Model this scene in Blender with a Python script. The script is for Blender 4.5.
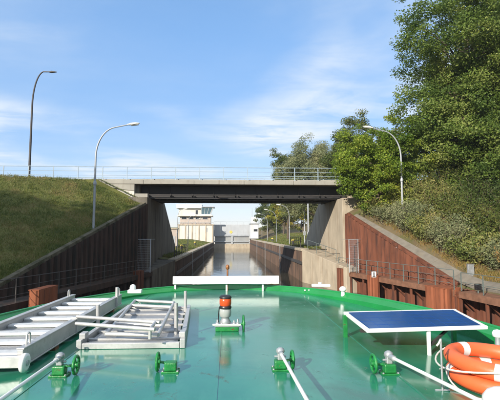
import bpy, bmesh, math, random
import numpy as np
from mathutils import Vector, Matrix

for o in list(bpy.data.objects):
    bpy.data.objects.remove(o)
scene = bpy.context.scene
COL = scene.collection
R = math.radians

# ------------------------------------------------------------------ camera
EYE = Vector((0.0, 0.0, 4.6))          # 4.6 m above the canal water, 1.03 m above the boat's roof deck
FPX = 420.0                            # focal length in pixels of the 500x400 photograph
PSI = math.atan(21 / 420)              # turned a little to the right of the canal axis (+Y)
THE = math.atan(35 / 420)              # tilted a little up
cam = bpy.data.cameras.new('camera')
cam.sensor_fit = 'HORIZONTAL'
cam.sensor_width = 36.0
cam.lens = FPX / 500 * 36
cam.clip_start = 0.05
cam.clip_end = 6000
camo = bpy.data.objects.new('camera', cam)
COL.objects.link(camo)
camo.location = EYE
camo.rotation_euler = (R(90) + THE, 0, -PSI)
scene.camera = camo

# ------------------------------------------------------------------ light
RAY = Vector((0.75, 1.0, -0.55)).normalized()      # direction sunlight travels
SUN_EL = math.asin(-RAY.z)
SUN_AZ = math.atan2(-RAY.x, -RAY.y)
w = bpy.data.worlds.new('World')
scene.world = w
w.use_nodes = True
nt = w.node_tree
for n in list(nt.nodes):
    nt.nodes.remove(n)
N = nt.nodes.new
out = N('ShaderNodeOutputWorld')
bg = N('ShaderNodeBackground')
bg.inputs['Strength'].default_value = 0.135
sky = N('ShaderNodeTexSky')
sky.sky_type = 'NISHITA'
sky.sun_disc = False
sky.sun_elevation = SUN_EL
sky.sun_rotation = SUN_AZ
sky.altitude = 50
sky.air_density = 1.0
sky.dust_density = 0.25
sky.ozone_density = 3.0
tc = N('ShaderNodeTexCoord')
sep = N('ShaderNodeSeparateXYZ')
nt.links.new(tc.outputs['Generated'], sep.inputs[0])
mx = N('ShaderNodeMath'); mx.operation = 'MAXIMUM'; mx.inputs[1].default_value = 0.06
nt.links.new(sep.outputs['Z'], mx.inputs[0])
def div(a, b):
    m = N('ShaderNodeMath'); m.operation = 'DIVIDE'
    nt.links.new(a, m.inputs[0]); nt.links.new(b, m.inputs[1]); return m.outputs[0]
cmb = N('ShaderNodeCombineXYZ')
nt.links.new(div(sep.outputs['X'], mx.outputs[0]), cmb.inputs[0])
nt.links.new(div(sep.outputs['Y'], mx.outputs[0]), cmb.inputs[1])
def cloudmask(scale, sx, sy, rot, loc, lo, hi, rough=0.62, dist=0.6):
    mp = N('ShaderNodeMapping')
    mp.inputs['Scale'].default_value = (sx, sy, 1)
    mp.inputs['Rotation'].default_value = (0, 0, R(rot))
    mp.inputs['Location'].default_value = loc
    nt.links.new(cmb.outputs[0], mp.inputs[0])
    no = N('ShaderNodeTexNoise')
    no.inputs['Scale'].default_value = scale
    no.inputs['Detail'].default_value = 9
    no.inputs['Roughness'].default_value = rough
    no.inputs['Distortion'].default_value = dist
    nt.links.new(mp.outputs[0], no.inputs['Vector'])
    mr = N('ShaderNodeMapRange')
    mr.interpolation_type = 'SMOOTHSTEP'
    mr.inputs['From Min'].default_value = lo
    mr.inputs['From Max'].default_value = hi
    nt.links.new(no.outputs['Fac'], mr.inputs['Value'])
    return mr.outputs[0]
big = cloudmask(0.36, 1.0, 0.8, 25, (3.48, 8.92, 0), 0.42, 0.62, 0.45, 0.3)
wisp = cloudmask(1.3, 0.9, 1.6, 20, (17.8, 9.31, 0), 0.22, 0.66)
mul = N('ShaderNodeMath'); mul.operation = 'MULTIPLY'
nt.links.new(big, mul.inputs[0]); nt.links.new(wisp, mul.inputs[1])
thin = cloudmask(0.5, 1.0, 1.6, -10, (7.7, 4.1, 0), 0.3, 0.9, 0.6, 0.3)
thm = N('ShaderNodeMath'); thm.operation = 'MULTIPLY'; thm.inputs[1].default_value = 0.16
nt.links.new(thin, thm.inputs[0])
amt = N('ShaderNodeMath'); amt.operation = 'MULTIPLY_ADD'; amt.inputs[1].default_value = 1.25
nt.links.new(mul.outputs[0], amt.inputs[0]); nt.links.new(thm.outputs[0], amt.inputs[2])
mixc = N('ShaderNodeMix'); mixc.data_type = 'RGBA'
mixc.inputs['B'].default_value = (4.5, 5.0, 5.6, 1)
nt.links.new(amt.outputs[0], mixc.inputs['Factor'])
hs = N('ShaderNodeHueSaturation'); hs.inputs['Saturation'].default_value = 2.3; hs.inputs['Value'].default_value = 3.0
gm = N('ShaderNodeGamma'); gm.inputs[1].default_value = 0.3
nt.links.new(sky.outputs[0], gm.inputs[0])
nt.links.new(gm.outputs[0], hs.inputs['Color'])
tn = N('ShaderNodeMix'); tn.data_type = 'RGBA'; tn.blend_type = 'MULTIPLY'
tn.inputs['Factor'].default_value = 1.0
tn.inputs['B'].default_value = (1.0, 0.975, 1.12, 1)
zf_ = N('ShaderNodeMapRange'); zf_.interpolation_type = 'SMOOTHSTEP'
for k_, v_ in (('From Min', 0.40), ('From Max', 1.0), ('To Min', 1.0), ('To Max', 0.5)):
    zf_.inputs[k_].default_value = v_
nt.links.new(sep.outputs['Z'], zf_.inputs['Value'])
zm_ = N('ShaderNodeVectorMath'); zm_.operation = 'SCALE'
nt.links.new(hs.outputs[0], zm_.inputs[0]); nt.links.new(zf_.outputs[0], zm_.inputs['Scale'])
nt.links.new(zm_.outputs[0], tn.inputs['A'])
nt.links.new(tn.outputs['Result'], mixc.inputs['A'])
nt.links.new(mixc.outputs['Result'], bg.inputs['Color'])
nt.links.new(bg.outputs[0], out.inputs['Surface'])

sun = bpy.data.lights.new('sun', 'SUN')
sun.energy = 5.0
sun.angle = R(0.53)
sun.color = (1.0, 0.92, 0.80)
suno = bpy.data.objects.new('sun', sun)
COL.objects.link(suno)
suno.rotation_euler = RAY.to_track_quat('-Z', 'Y').to_euler()
suno.location = (-20, -40, 40)

scene.view_settings.view_transform = 'Standard'
scene.view_settings.look = 'None'
scene.view_settings.exposure = 0.45
scene.view_settings.gamma = 1.0
scene.view_settings.use_curve_mapping = False
scene.render.engine = 'CYCLES'
scene.cycles.use_denoising = True
scene.cycles.max_bounces = 6
scene.cycles.diffuse_bounces = 2
scene.cycles.glossy_bounces = 3
scene.cycles.transparent_max_bounces = 6
scene.cycles.caustics_reflective = False
scene.cycles.caustics_refractive = False

# ------------------------------------------------------------------ pixel -> place
FW = Vector((math.sin(PSI) * math.cos(THE), math.cos(PSI) * math.cos(THE), math.sin(THE)))
RT = Vector((math.cos(PSI), -math.sin(PSI), 0))
UP = Vector((-math.sin(PSI) * math.sin(THE), -math.cos(PSI) * math.sin(THE), math.cos(THE)))
def ray(x, y):
    return RT * ((x - 250) / FPX) + UP * ((200 - y) / FPX) + FW
def pz(x, y, z):
    d = ray(x, y); return EYE + d * ((z - EYE.z) / d.z)
def py(x, y, Y):
    d = ray(x, y); return EYE + d * ((Y - EYE.y) / d.y)
def lerp(a, b, t):
    return a + (b - a) * t

# ------------------------------------------------------------------ materials
def mat(name, col, rough=0.6, metal=0.0, var=0.18, scale=2.0, stretch=(1, 1, 1), bump=0.0, bscale=40,
        col2=None, mask=(0.52, 0.68), mscale=4.0, mstretch=(1, 1, 1), spec=0.5, coat=0.0, rvar=0.1, emit=None):
    m = bpy.data.materials.new(name)
    m.use_nodes = True
    t = m.node_tree
    b = t.nodes['Principled BSDF']
    b.inputs['Metallic'].default_value = metal
    b.inputs['Specular IOR Level'].default_value = spec
    b.inputs['Coat Weight'].default_value = coat
    b.inputs['Coat Roughness'].default_value = 0.06
    g = t.nodes.new('ShaderNodeNewGeometry')
    def noise(sc, st, detail=6):
        mp = t.nodes.new('ShaderNodeMapping')
        mp.inputs['Scale'].default_value = st
        t.links.new(g.outputs['Position'], mp.inputs[0])
        no = t.nodes.new('ShaderNodeTexNoise')
        no.inputs['Scale'].default_value = sc
        no.inputs['Detail'].default_value = detail
        no.inputs['Roughness'].default_value = 0.6
        t.links.new(mp.outputs[0], no.inputs['Vector'])
        return no.outputs['Fac']
    def maprange(src, a, bb, c, d):
        mr = t.nodes.new('ShaderNodeMapRange')
        for k, v in (('From Min', a), ('From Max', bb), ('To Min', c), ('To Max', d)):
            mr.inputs[k].default_value = v
        t.links.new(src, mr.inputs['Value'])
        return mr.outputs[0]
    n1 = noise(scale, stretch)
    rp = t.nodes.new('ShaderNodeMix'); rp.data_type = 'RGBA'
    rp.inputs['A'].default_value = tuple(c * (1 - var) for c in col) + (1,)
    rp.inputs['B'].default_value = tuple(min(1, c * (1 + var)) for c in col) + (1,)
    t.links.new(maprange(n1, 0.3, 0.7, 0, 1), rp.inputs['Factor'])
    c = rp.outputs['Result']
    if col2:
        n2 = noise(mscale, mstretch, 8)
        mm = t.nodes.new('ShaderNodeMix'); mm.data_type = 'RGBA'
        t.links.new(maprange(n2, mask[0], mask[1], 0, 1), mm.inputs['Factor'])
        t.links.new(c, mm.inputs['A'])
        mm.inputs['B'].default_value = tuple(col2) + (1,)
        c = mm.outputs['Result']
    t.links.new(c, b.inputs['Base Color'])
    t.links.new(maprange(n1, 0.3, 0.7, max(0, rough - rvar), min(1, rough + rvar)), b.inputs['Roughness'])
    if bump:
        n3 = noise(bscale, (1, 1, 1), 4)
        bp = t.nodes.new('ShaderNodeBump')
        bp.inputs['Strength'].default_value = bump
        bp.inputs['Distance'].default_value = 0.02
        t.links.new(n3, bp.inputs['Height'])
        t.links.new(bp.outputs[0], b.inputs['Normal'])
    return m

def leafmat(name, cols, trans=0.35, nscale=0.5):
    m = bpy.data.materials.new(name)
    m.use_nodes = True
    t = m.node_tree
    b = t.nodes['Principled BSDF']
    b.inputs['Roughness'].default_value = 0.5
    b.inputs['Specular IOR Level'].default_value = 0.35
    g = t.nodes.new('ShaderNodeNewGeometry')
    no = t.nodes.new('ShaderNodeTexNoise')
    no.inputs['Scale'].default_value = nscale
    no.inputs['Detail'].default_value = 3
    t.links.new(g.outputs['Position'], no.inputs['Vector'])
    ad = t.nodes.new('ShaderNodeMath'); ad.operation = 'MULTIPLY_ADD'
    ad.inputs[1].default_value = 0.5
    sb = t.nodes.new('ShaderNodeMath'); sb.operation = 'MULTIPLY_ADD'
    sb.inputs[1].default_value = 1.6; sb.inputs[2].default_value = -0.55
    t.links.new(no.outputs['Fac'], sb.inputs[0])
    t.links.new(g.outputs['Random Per Island'], ad.inputs[0])
    t.links.new(sb.outputs[0], ad.inputs[2])
    cr = t.nodes.new('ShaderNodeValToRGB')
    e = cr.color_ramp.elements
    e[0].position = 0.1; e[0].color = tuple(cols[0]) + (1,)
    e[1].position = 0.95; e[1].color = tuple(cols[-1]) + (1,)
    for i, cc in enumerate(cols[1:-1]):
        x = e.new(0.1 + 0.85 * (i + 1) / (len(cols) - 1)); x.color = tuple(cc) + (1,)
    t.links.new(ad.outputs[0], cr.inputs[0])
    t.links.new(cr.outputs[0], b.inputs['Base Color'])
    tr = t.nodes.new('ShaderNodeBsdfTranslucent')
    t.links.new(cr.outputs[0], tr.inputs['Color'])
    ms = t.nodes.new('ShaderNodeMixShader')
    ms.inputs[0].default_value = trans
    t.links.new(b.outputs[0], ms.inputs[1])
    t.links.new(tr.outputs[0], ms.inputs[2])
    t.links.new(ms.outputs[0], t.nodes['Material Output'].inputs['Surface'])
    return m

M = {}
M['deck'] = mat('deck_paint', (0.024, 0.205, 0.122), 0.15, var=0.16, scale=1.1, rvar=0.06, bump=0.09, bscale=2.6, spec=0.9, coat=0.15,
                col2=(0.055, 0.27, 0.17), mask=(0.50, 0.78), mscale=2.2, mstretch=(1.6, 0.6, 1))
def wear(m, col, scale, lo, hi, rough, stretch=(1, 1, 1)):
    """scuffs and dirt with a shape of their own over a finished paint"""
    t = m.node_tree
    b = t.nodes['Principled BSDF']
    src = b.inputs['Base Color'].links[0].from_socket
    rsrc = b.inputs['Roughness'].links[0].from_socket
    g = t.nodes.new('ShaderNodeNewGeometry')
    mp = t.nodes.new('ShaderNodeMapping'); mp.inputs['Scale'].default_value = stretch
    t.links.new(g.outputs['Position'], mp.inputs[0])
    no = t.nodes.new('ShaderNodeTexNoise'); no.inputs['Scale'].default_value = scale
    no.inputs['Detail'].default_value = 10; no.inputs['Roughness'].default_value = 0.7; no.inputs['Distortion'].default_value = 0.8
    t.links.new(mp.outputs[0], no.inputs['Vector'])
    mr = t.nodes.new('ShaderNodeMapRange'); mr.inputs['From Min'].default_value = lo; mr.inputs['From Max'].default_value = hi
    t.links.new(no.outputs['Fac'], mr.inputs['Value'])
    mm = t.nodes.new('ShaderNodeMix'); mm.data_type = 'RGBA'
    t.links.new(mr.outputs[0], mm.inputs['Factor']); t.links.new(src, mm.inputs['A']); mm.inputs['B'].default_value = tuple(col) + (1,)
    t.links.new(mm.outputs['Result'], b.inputs['Base Color'])
    mf = t.nodes.new('ShaderNodeMix')
    t.links.new(mr.outputs[0], mf.inputs['Factor']); t.links.new(rsrc, mf.inputs['A']); mf.inputs['B'].default_value = rough
    t.links.new(mf.outputs['Result'], b.inputs['Roughness'])
wear(M['deck'], (0.06, 0.16, 0.12), 1.7, 0.56, 0.74, 0.34, (1.0, 0.45, 1))
wear(M['deck'], (0.05, 0.085, 0.05), 6.0, 0.61, 0.72, 0.5, (1.0, 0.7, 1))
M['bulwark'] = mat('bulwark_paint', (0.012, 0.21, 0.05), 0.25, var=0.15, scale=3, bump=0.05, bscale=12)
M['hull'] = mat('hull_paint', (0.01, 0.09, 0.03), 0.35, var=0.2)
M['fitgreen'] = mat('fitting_green', (0.014, 0.20, 0.045), 0.38, var=0.3, scale=14, col2=(0.10, 0.055, 0.025), mask=(0.60, 0.68), mscale=28, bump=0.2, bscale=60)
M['white'] = mat('white_paint', (0.80, 0.80, 0.77), 0.35, var=0.06, scale=4, col2=(0.5, 0.47, 0.4), mask=(0.62, 0.8), mscale=9)
M['alu'] = mat('aluminium', (0.50, 0.50, 0.49), 0.42, metal=0.35, var=0.16, scale=7, bump=0.08, bscale=60, col2=(0.34, 0.33, 0.305), mask=(0.55, 0.80), mscale=14)
M['alubright'] = mat('worn_bright_aluminium', (0.72, 0.72, 0.70), 0.45, metal=0.2, var=0.12, scale=7, bump=0.15, bscale=90, col2=(0.45, 0.44, 0.41), mask=(0.55, 0.75), mscale=9)
M['alufloor'] = mat('aluminium_tread', (0.30, 0.305, 0.31), 0.45, metal=0.35, var=0.2, scale=9, bump=0.5, bscale=55)
M['galv'] = mat('galvanised_steel', (0.42, 0.44, 0.45), 0.45, metal=0.5, var=0.15, scale=6)
M['steelgrey'] = mat('grey_lamp_post', (0.36, 0.38, 0.40), 0.5, metal=0.2, var=0.12, scale=2)
M['railblue'] = mat('blue_grey_rail', (0.30, 0.38, 0.44), 0.5, var=0.12, scale=3)
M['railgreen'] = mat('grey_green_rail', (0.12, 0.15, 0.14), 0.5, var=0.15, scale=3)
M['orange'] = mat('orange_buoy', (0.80, 0.135, 0.04), 0.45, var=0.1, scale=6, bump=0.05, bscale=50)
M['redlens'] = mat('orange_lens', (0.65, 0.085, 0.02), 0.22, var=0.1)
M['clearlens'] = mat('clear_lens', (0.36, 0.38, 0.36), 0.15, var=0.1, scale=10)
M['black'] = mat('black_plastic', (0.02, 0.02, 0.022), 0.4, var=0.2)
M['rope'] = mat('rope', (0.75, 0.72, 0.65), 0.85, var=0.15, scale=60, bump=0.6, bscale=180)
M['brass'] = mat('worn_bronze', (0.32, 0.13, 0.05), 0.4, metal=0.4, var=0.25, scale=25)
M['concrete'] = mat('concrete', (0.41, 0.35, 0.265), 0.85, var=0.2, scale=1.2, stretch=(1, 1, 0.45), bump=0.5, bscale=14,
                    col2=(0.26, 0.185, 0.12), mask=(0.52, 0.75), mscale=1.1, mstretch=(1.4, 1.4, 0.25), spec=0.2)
M['shadeconcrete'] = mat('shade_darkened_concrete', (0.15, 0.135, 0.11), 0.85, var=0.25, scale=1.2, stretch=(1, 1, 0.45), bump=0.5, bscale=14,
                    col2=(0.06, 0.055, 0.04), mask=(0.48, 0.70), mscale=1.1, mstretch=(1.4, 1.4, 0.25), spec=0.2)  # darker copy of concrete, shade of the left side painted into the colour
M['fascia'] = mat('bridge_concrete', (0.32, 0.305, 0.265), 0.85, var=0.14, scale=0.8, bump=0.3, bscale=14,
                  col2=(0.25, 0.22, 0.18), mask=(0.54, 0.75), mscale=2.0, mstretch=(1.6, 1.6, 0.3), spec=0.2)
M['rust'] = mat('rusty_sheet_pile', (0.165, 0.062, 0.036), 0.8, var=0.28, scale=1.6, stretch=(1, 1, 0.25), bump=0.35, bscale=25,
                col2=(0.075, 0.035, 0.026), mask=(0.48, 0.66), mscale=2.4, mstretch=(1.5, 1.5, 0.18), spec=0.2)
M['shadepile'] = mat('shade_darkened_sheet_pile', (0.058, 0.036, 0.028), 0.8, var=0.3, scale=1.6, stretch=(1, 1, 0.25), bump=0.35, bscale=25,
                col2=(0.025, 0.024, 0.02), mask=(0.45, 0.62), mscale=2.0, mstretch=(1.5, 1.5, 0.2), spec=0.2)  # darker copy of rust, with the left bank's shade put into the colour
M['rustorange'] = mat('orange_rust', (0.25, 0.085, 0.042), 0.8, var=0.25, scale=2.0, stretch=(1, 1, 0.3), bump=0.35, bscale=25,
                      col2=(0.11, 0.045, 0.03), mask=(0.55, 0.7), mscale=2.8, mstretch=(1.5, 1.5, 0.2), spec=0.2)
M['lockwall'] = mat('lock_wall_steel', (0.135, 0.085, 0.06), 0.75, var=0.3, scale=1.2, stretch=(1, 1, 0.3), bump=0.3, bscale=20,
                    col2=(0.05, 0.04, 0.032), mask=(0.45, 0.65), mscale=1.5, mstretch=(1.5, 1.5, 0.15), spec=0.2)
M['girder'] = mat('dark_girder', (0.022, 0.021, 0.022), 0.6, var=0.3, scale=2, col2=(0.05, 0.03, 0.02), mask=(0.6, 0.75), mscale=2)
M['timber'] = mat('weathered_timber', (0.20, 0.10, 0.062), 0.85, var=0.3, scale=3, bump=0.3, bscale=30, spec=0.2)
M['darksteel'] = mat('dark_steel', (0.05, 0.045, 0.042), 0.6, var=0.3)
M['asphalt'] = mat('asphalt', (0.05, 0.05, 0.052), 0.9, var=0.15, scale=4, bump=0.3, bscale=60)
M['path'] = mat('pale_slab', (0.18, 0.16, 0.13), 0.9, var=0.18, scale=2.5, bump=0.5, bscale=22, col2=(0.2, 0.17, 0.12), mask=(0.55, 0.75), mscale=1.7, spec=0.2)
M['mossy'] = mat('mossy_coping', (0.13, 0.115, 0.08), 0.9, var=0.3, scale=2.5, bump=0.5, bscale=22, col2=(0.05, 0.05, 0.025), mask=(0.45, 0.62), mscale=1.3, spec=0.2)
M['grassground'] = mat('grass_soil', (0.11, 0.115, 0.035), 0.95, var=0.35, scale=0.6, bump=0.8, bscale=9,
                       col2=(0.16, 0.135, 0.055), mask=(0.50, 0.70), mscale=0.55, spec=0.1)
M['dryground'] = mat('dry_soil', (0.13, 0.10, 0.055), 0.95, var=0.3, scale=0.8, bump=0.8, bscale=9,
                     col2=(0.09, 0.095, 0.035), mask=(0.5, 0.65), mscale=0.7, spec=0.1)
M['bark'] = mat('bark', (0.10, 0.075, 0.05), 0.9, var=0.35, scale=4, stretch=(1, 1, 0.3), bump=0.6, bscale=14)
M['gatewhite'] = mat('gate_steel', (0.60, 0.62, 0.62), 0.6, var=0.08, scale=0.4, col2=(0.45, 0.44, 0.42), mask=(0.55, 0.8), mscale=0.5, mstretch=(1, 1, 0.2))
M['gatepanel'] = mat('gate_upper_steel', (0.40, 0.42, 0.44), 0.6, var=0.08, scale=0.4, col2=(0.30, 0.29, 0.27), mask=(0.52, 0.8), mscale=0.6, mstretch=(1, 1, 0.2))
M['gategrey'] = mat('gate_lower_steel', (0.30, 0.31, 0.31), 0.6, var=0.12, scale=0.4, col2=(0.3, 0.27, 0.23), mask=(0.5, 0.75), mscale=0.5, mstretch=(1, 1, 0.2))
M['yellow'] = mat('yellow_paint', (0.62, 0.48, 0.10), 0.5, var=0.08)
M['render'] = mat('pale_render', (0.62, 0.58, 0.52), 0.8, var=0.1, scale=0.5, col2=(0.5, 0.45, 0.38), mask=(0.5, 0.8), mscale=0.6, mstretch=(1, 1, 0.3))
M['pink'] = mat('pinkish_brick', (0.45, 0.38, 0.33), 0.85, var=0.15, scale=1.0)
M['glassdark'] = mat('dark_window', (0.03, 0.035, 0.04), 0.08, var=0.2, rvar=0.03, spec=0.8)
M['glassblue'] = mat('cab_glass', (0.10, 0.17, 0.21), 0.06, var=0.1, rvar=0.03, spec=0.8)
M['signwhite'] = mat('sign_white', (0.82, 0.82, 0.80), 0.5, var=0.03)
M['lamphead'] = mat('lamp_head', (0.72, 0.70, 0.62), 0.4, var=0.06)
M['algae'] = mat('waterline_growth', (0.07, 0.06, 0.03), 0.9, var=0.3)

# leaf materials
M['leafdark'] = leafmat('leaf_dark_green', [(0.045, 0.09, 0.014), (0.105, 0.17, 0.026), (0.195, 0.26, 0.048), (0.35, 0.385, 0.11)], 0.42, 0.35)
M['leafbright'] = leafmat('leaf_bright_green', [(0.075, 0.15, 0.015), (0.165, 0.255, 0.025), (0.28, 0.36, 0.04), (0.44, 0.44, 0.07)], 0.47, 0.35)
M['leafgrey'] = leafmat('leaf_grey_green', [(0.10, 0.13, 0.055), (0.18, 0.21, 0.095), (0.27, 0.29, 0.14), (0.34, 0.33, 0.17)], 0.3, 0.35)
M['leafbush'] = leafmat('leaf_bush', [(0.075, 0.115, 0.025), (0.17, 0.205, 0.05), (0.29, 0.29, 0.085), (0.42, 0.34, 0.12)], 0.3, 0.6)
M['leafyellow'] = leafmat('leaf_autumn_yellow', [(0.10, 0.15, 0.02), (0.22, 0.26, 0.03), (0.40, 0.36, 0.04), (0.42, 0.26, 0.03)], 0.4, 0.3)
M['leafmid'] = leafmat('leaf_mid_green', [(0.035, 0.07, 0.012), (0.075, 0.115, 0.022), (0.13, 0.16, 0.035), (0.22, 0.20, 0.05)], 0.35, 0.3)
M['weed'] = leafmat('dry_weed', [(0.12, 0.13, 0.03), (0.26, 0.20, 0.06), (0.36, 0.24, 0.08), (0.30, 0.14, 0.05)], 0.3, 0.8)
M['grass'] = leafmat('grass_blade', [(0.055, 0.095, 0.016), (0.115, 0.155, 0.03), (0.19, 0.195, 0.05), (0.30, 0.215, 0.09)], 0.3, 0.55)

# ------------------------------------------------------------------ mesh helpers
class MB:
    def __init__(s):
        s.v, s.f, s.sm = [], [], []
    def add(s, verts, faces, smooth=False):
        b = len(s.v)
        s.v += [tuple(p) for p in verts]
        s.f += [tuple(b + i for i in f) for f in faces]
        s.sm += [smooth] * len(faces)
        return s
    def box(s, a, b):
        x0, y0, z0 = (min(a[i], b[i]) for i in range(3))
        x1, y1, z1 = (max(a[i], b[i]) for i in range(3))
        return s.add([(x0, y0, z0), (x1, y0, z0), (x1, y1, z0), (x0, y1, z0), (x0, y0, z1), (x1, y0, z1), (x1, y1, z1), (x0, y1, z1)],
                     [(0, 3, 2, 1), (4, 5, 6, 7), (0, 1, 5, 4), (1, 2, 6, 5), (2, 3, 7, 6), (3, 0, 4, 7)])
    def beam(s, p, q, wd, ht, up=(0, 0, 1)):
        """box section from p to q, wd across, ht along up; p,q on the section centre"""
        p, q = Vector(p), Vector(q)
        d = (q - p).normalized()
        u = Vector(up)
        sd = d.cross(u)
        if sd.length < 1e-4:
            sd = Vector((1, 0, 0))
        sd.normalize()
        u = sd.cross(d).normalized()
        c = []
        for e in (p, q):
            for a, b in ((-1, -1), (1, -1), (1, 1), (-1, 1)):
                c.append(e + sd * (a * wd / 2) + u * (b * ht / 2))
        return s.add(c, [(3, 2, 1, 0), (4, 5, 6, 7), (0, 1, 5, 4), (1, 2, 6, 5), (2, 3, 7, 6), (3, 0, 4, 7)])
    def prism(s, poly, d):
        """closed polygon (list of points) pushed along vector d"""
        n = len(poly); d = Vector(d)
        a = [Vector(p) for p in poly]; b = [p + d for p in a]
        return s.add(a + b, [tuple(range(n))[::-1], tuple(range(n, 2 * n))] + [(i, (i + 1) % n, n + (i + 1) % n, n + i) for i in range(n)])
    def tube(s, pts, r, n=10, caps=True):
        pts = [Vector(p) for p in pts]
        k = len(pts)
        rs = r if isinstance(r, (list, tuple)) else [r] * k
        vs = []; prev = None
        for i, p in enumerate(pts):
            t = (pts[min(i + 1, k - 1)] - pts[max(i - 1, 0)]).normalized()
            if prev is None:
                a = t.cross(Vector((0, 0, 1)))
                if a.length < 1e-3:
                    a = t.cross(Vector((1, 0, 0)))
            else:
                a = prev - t * prev.dot(t)
            a.normalize(); prev = a
            b = t.cross(a)
            for j in range(n):
                an = 2 * math.pi * j / n
                vs.append(p + (a * math.cos(an) + b * math.sin(an)) * rs[i])
        fs = []
        for i in range(k - 1):
            for j in range(n):
                fs.append((i * n + j, i * n + (j + 1) % n, (i + 1) * n + (j + 1) % n, (i + 1) * n + j))
        s.add(vs, fs, True)
        if caps:
            s.add(vs[:n], [tuple(range(n))[::-1]])
            s.add(vs[-n:], [tuple(range(n))])
        return s
    def lathe(s, prof, c, axis=(0, 0, 1), n=20, smooth=True):
        c = Vector(c); ax = Vector(axis).normalized()
        a = ax.orthogonal().normalized(); b = ax.cross(a)
        vs = []
        for r, h in prof:
            for j in range(n):
                an = 2 * math.pi * j / n
                vs.append(c + ax * h + (a * math.cos(an) + b * math.sin(an)) * r)
        fs = []
        for i in range(len(prof) - 1):
            for j in range(n):
                fs.append((i * n + j, i * n + (j + 1) % n, (i + 1) * n + (j + 1) % n, (i + 1) * n + j))
        s.add(vs, fs, smooth)
        if prof[0][0] > 1e-4:
            s.add(vs[:n], [tuple(range(n))[::-1]])
        if prof[-1][0] > 1e-4:
            s.add(vs[-n:], [tuple(range(n))])
        return s
    def torus(s, c, R0, r, axis=(0, 0, 1), n=40, m=14, a0=0.0, a1=2 * math.pi, flat=1.0):
        c = Vector(c); ax = Vector(axis).normalized()
        a = ax.orthogonal().normalized(); b = ax.cross(a)
        full = abs(a1 - a0 - 2 * math.pi) < 1e-6
        k = n if full else n + 1
        vs = []
        for i in range(k):
            an = a0 + (a1 - a0) * i / n
            e = a * math.cos(an) + b * math.sin(an)
            for j in range(m):
                bn = 2 * math.pi * j / m
                vs.append(c + e * (R0 + r * math.cos(bn)) + ax * (r * flat * math.sin(bn)))
        fs = []
        for i in range(n if full else k - 1):
            i2 = (i + 1) % k
            for j in range(m):
                fs.append((i * m + j, i2 * m + j, i2 * m + (j + 1) % m, i * m + (j + 1) % m))
        return s.add(vs, fs, True)

ORG = {}
def tag(o, label=None, cat=None, group=None, kind=None):
    if label: o['label'] = label
    if cat: o['category'] = cat
    if group: o['group'] = group
    if kind: o['kind'] = kind
    return o
def empty(name, loc, label=None, cat=None, group=None):
    o = bpy.data.objects.new(name, None)
    o.empty_display_size = 0.3
    COL.objects.link(o)
    o.location = loc
    ORG[o.name] = Vector(loc)
    return tag(o, label, cat, group)
def link_mesh(name, me, parent, origin):
    o = bpy.data.objects.new(name, me)
    COL.objects.link(o)
    ORG[o.name] = Vector(origin)
    if parent is not None:
        o.parent = parent
        o.location = Vector(origin) - ORG[parent.name]
    else:
        o.location = origin
    return o
def build(name, mb, m, parent=None, bevel=0.0, origin=None, label=None, cat=None, group=None, kind=None, fix=True):
    vs = np.array([tuple(p) for p in mb.v], dtype=float)
    if origin is None:
        lo, hi = vs.min(0), vs.max(0)
        origin = ((lo[0] + hi[0]) / 2, (lo[1] + hi[1]) / 2, lo[2])
    vs = vs - np.array(origin)
    me = bpy.data.meshes.new(name)
    me.from_pydata(vs.tolist(), [], mb.f)
    me.polygons.foreach_set('use_smooth', mb.sm)
    if fix:
        bm = bmesh.new(); bm.from_mesh(me)
        bmesh.ops.recalc_face_normals(bm, faces=bm.faces)
        bm.to_mesh(me); bm.free()
    me.materials.append(m)
    o = link_mesh(name, me, parent, origin)
    if bevel:
        md = o.modifiers.new('bevel', 'BEVEL')
        md.width = bevel; md.segments = 2; md.limit_method = 'ANGLE'; md.angle_limit = R(50)
    return tag(o, label, cat, group, kind)

def quadsheet(name, verts, faces, m, parent=None, origin=(0, 0, 0), smooth=False, **kw):
    """fast mesh from numpy arrays of equal-sized faces"""
    verts = np.asarray(verts, dtype=np.float32) - np.array(origin, dtype=np.float32)
    faces = np.asarray(faces, dtype=np.int32)
    me = bpy.data.meshes.new(name)
    k = faces.shape[1]
    me.vertices.add(len(verts)); me.loops.add(faces.size); me.polygons.add(len(faces))
    me.vertices.foreach_set('co', verts.ravel())
    me.loops.foreach_set('vertex_index', faces.ravel())
    me.polygons.foreach_set('loop_start', np.arange(len(faces), dtype=np.int32) * k)
    me.polygons.foreach_set('use_smooth', np.full(len(faces), smooth))
    me.update(calc_edges=True)
    me.materials.append(m)
    return tag(link_mesh(name, me, parent, origin), **kw)

# ------------------------------------------------------------------ levels and lines of the place
ZD = EYE.z - 1.03          # boat's roof deck
YB0, YB1 = 36.0, 43.6      # bridge, near and far edge
ZWALK = 1.65               # timber walkways beside the canal
Z_R, Z_L = 3.25, 2.3       # lock wall tops
XL, XR = -5.1, 7.2         # lock wall faces
AXL, AXR = -6.85, 9.7      # abutment faces
YW = 35.5                  # where wing walls start
ZROAD = 9.3

def wing_r(Y):   # x of right wing wall, z of its top
    t = (YW - Y) / 11.9
    return AXR + 0.25 + 3.2 * min(t, 1.0) + max(0, t - 1) * 1.2, (lerp(6.45, 1.62, t) if t < 1 else 1.62)
def wing_l(Y):
    t = (YW - Y) / 15.2
    return AXL - 4.22 * min(t, 1.3), max(lerp(7.25, 1.95, t), 1.75)

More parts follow.
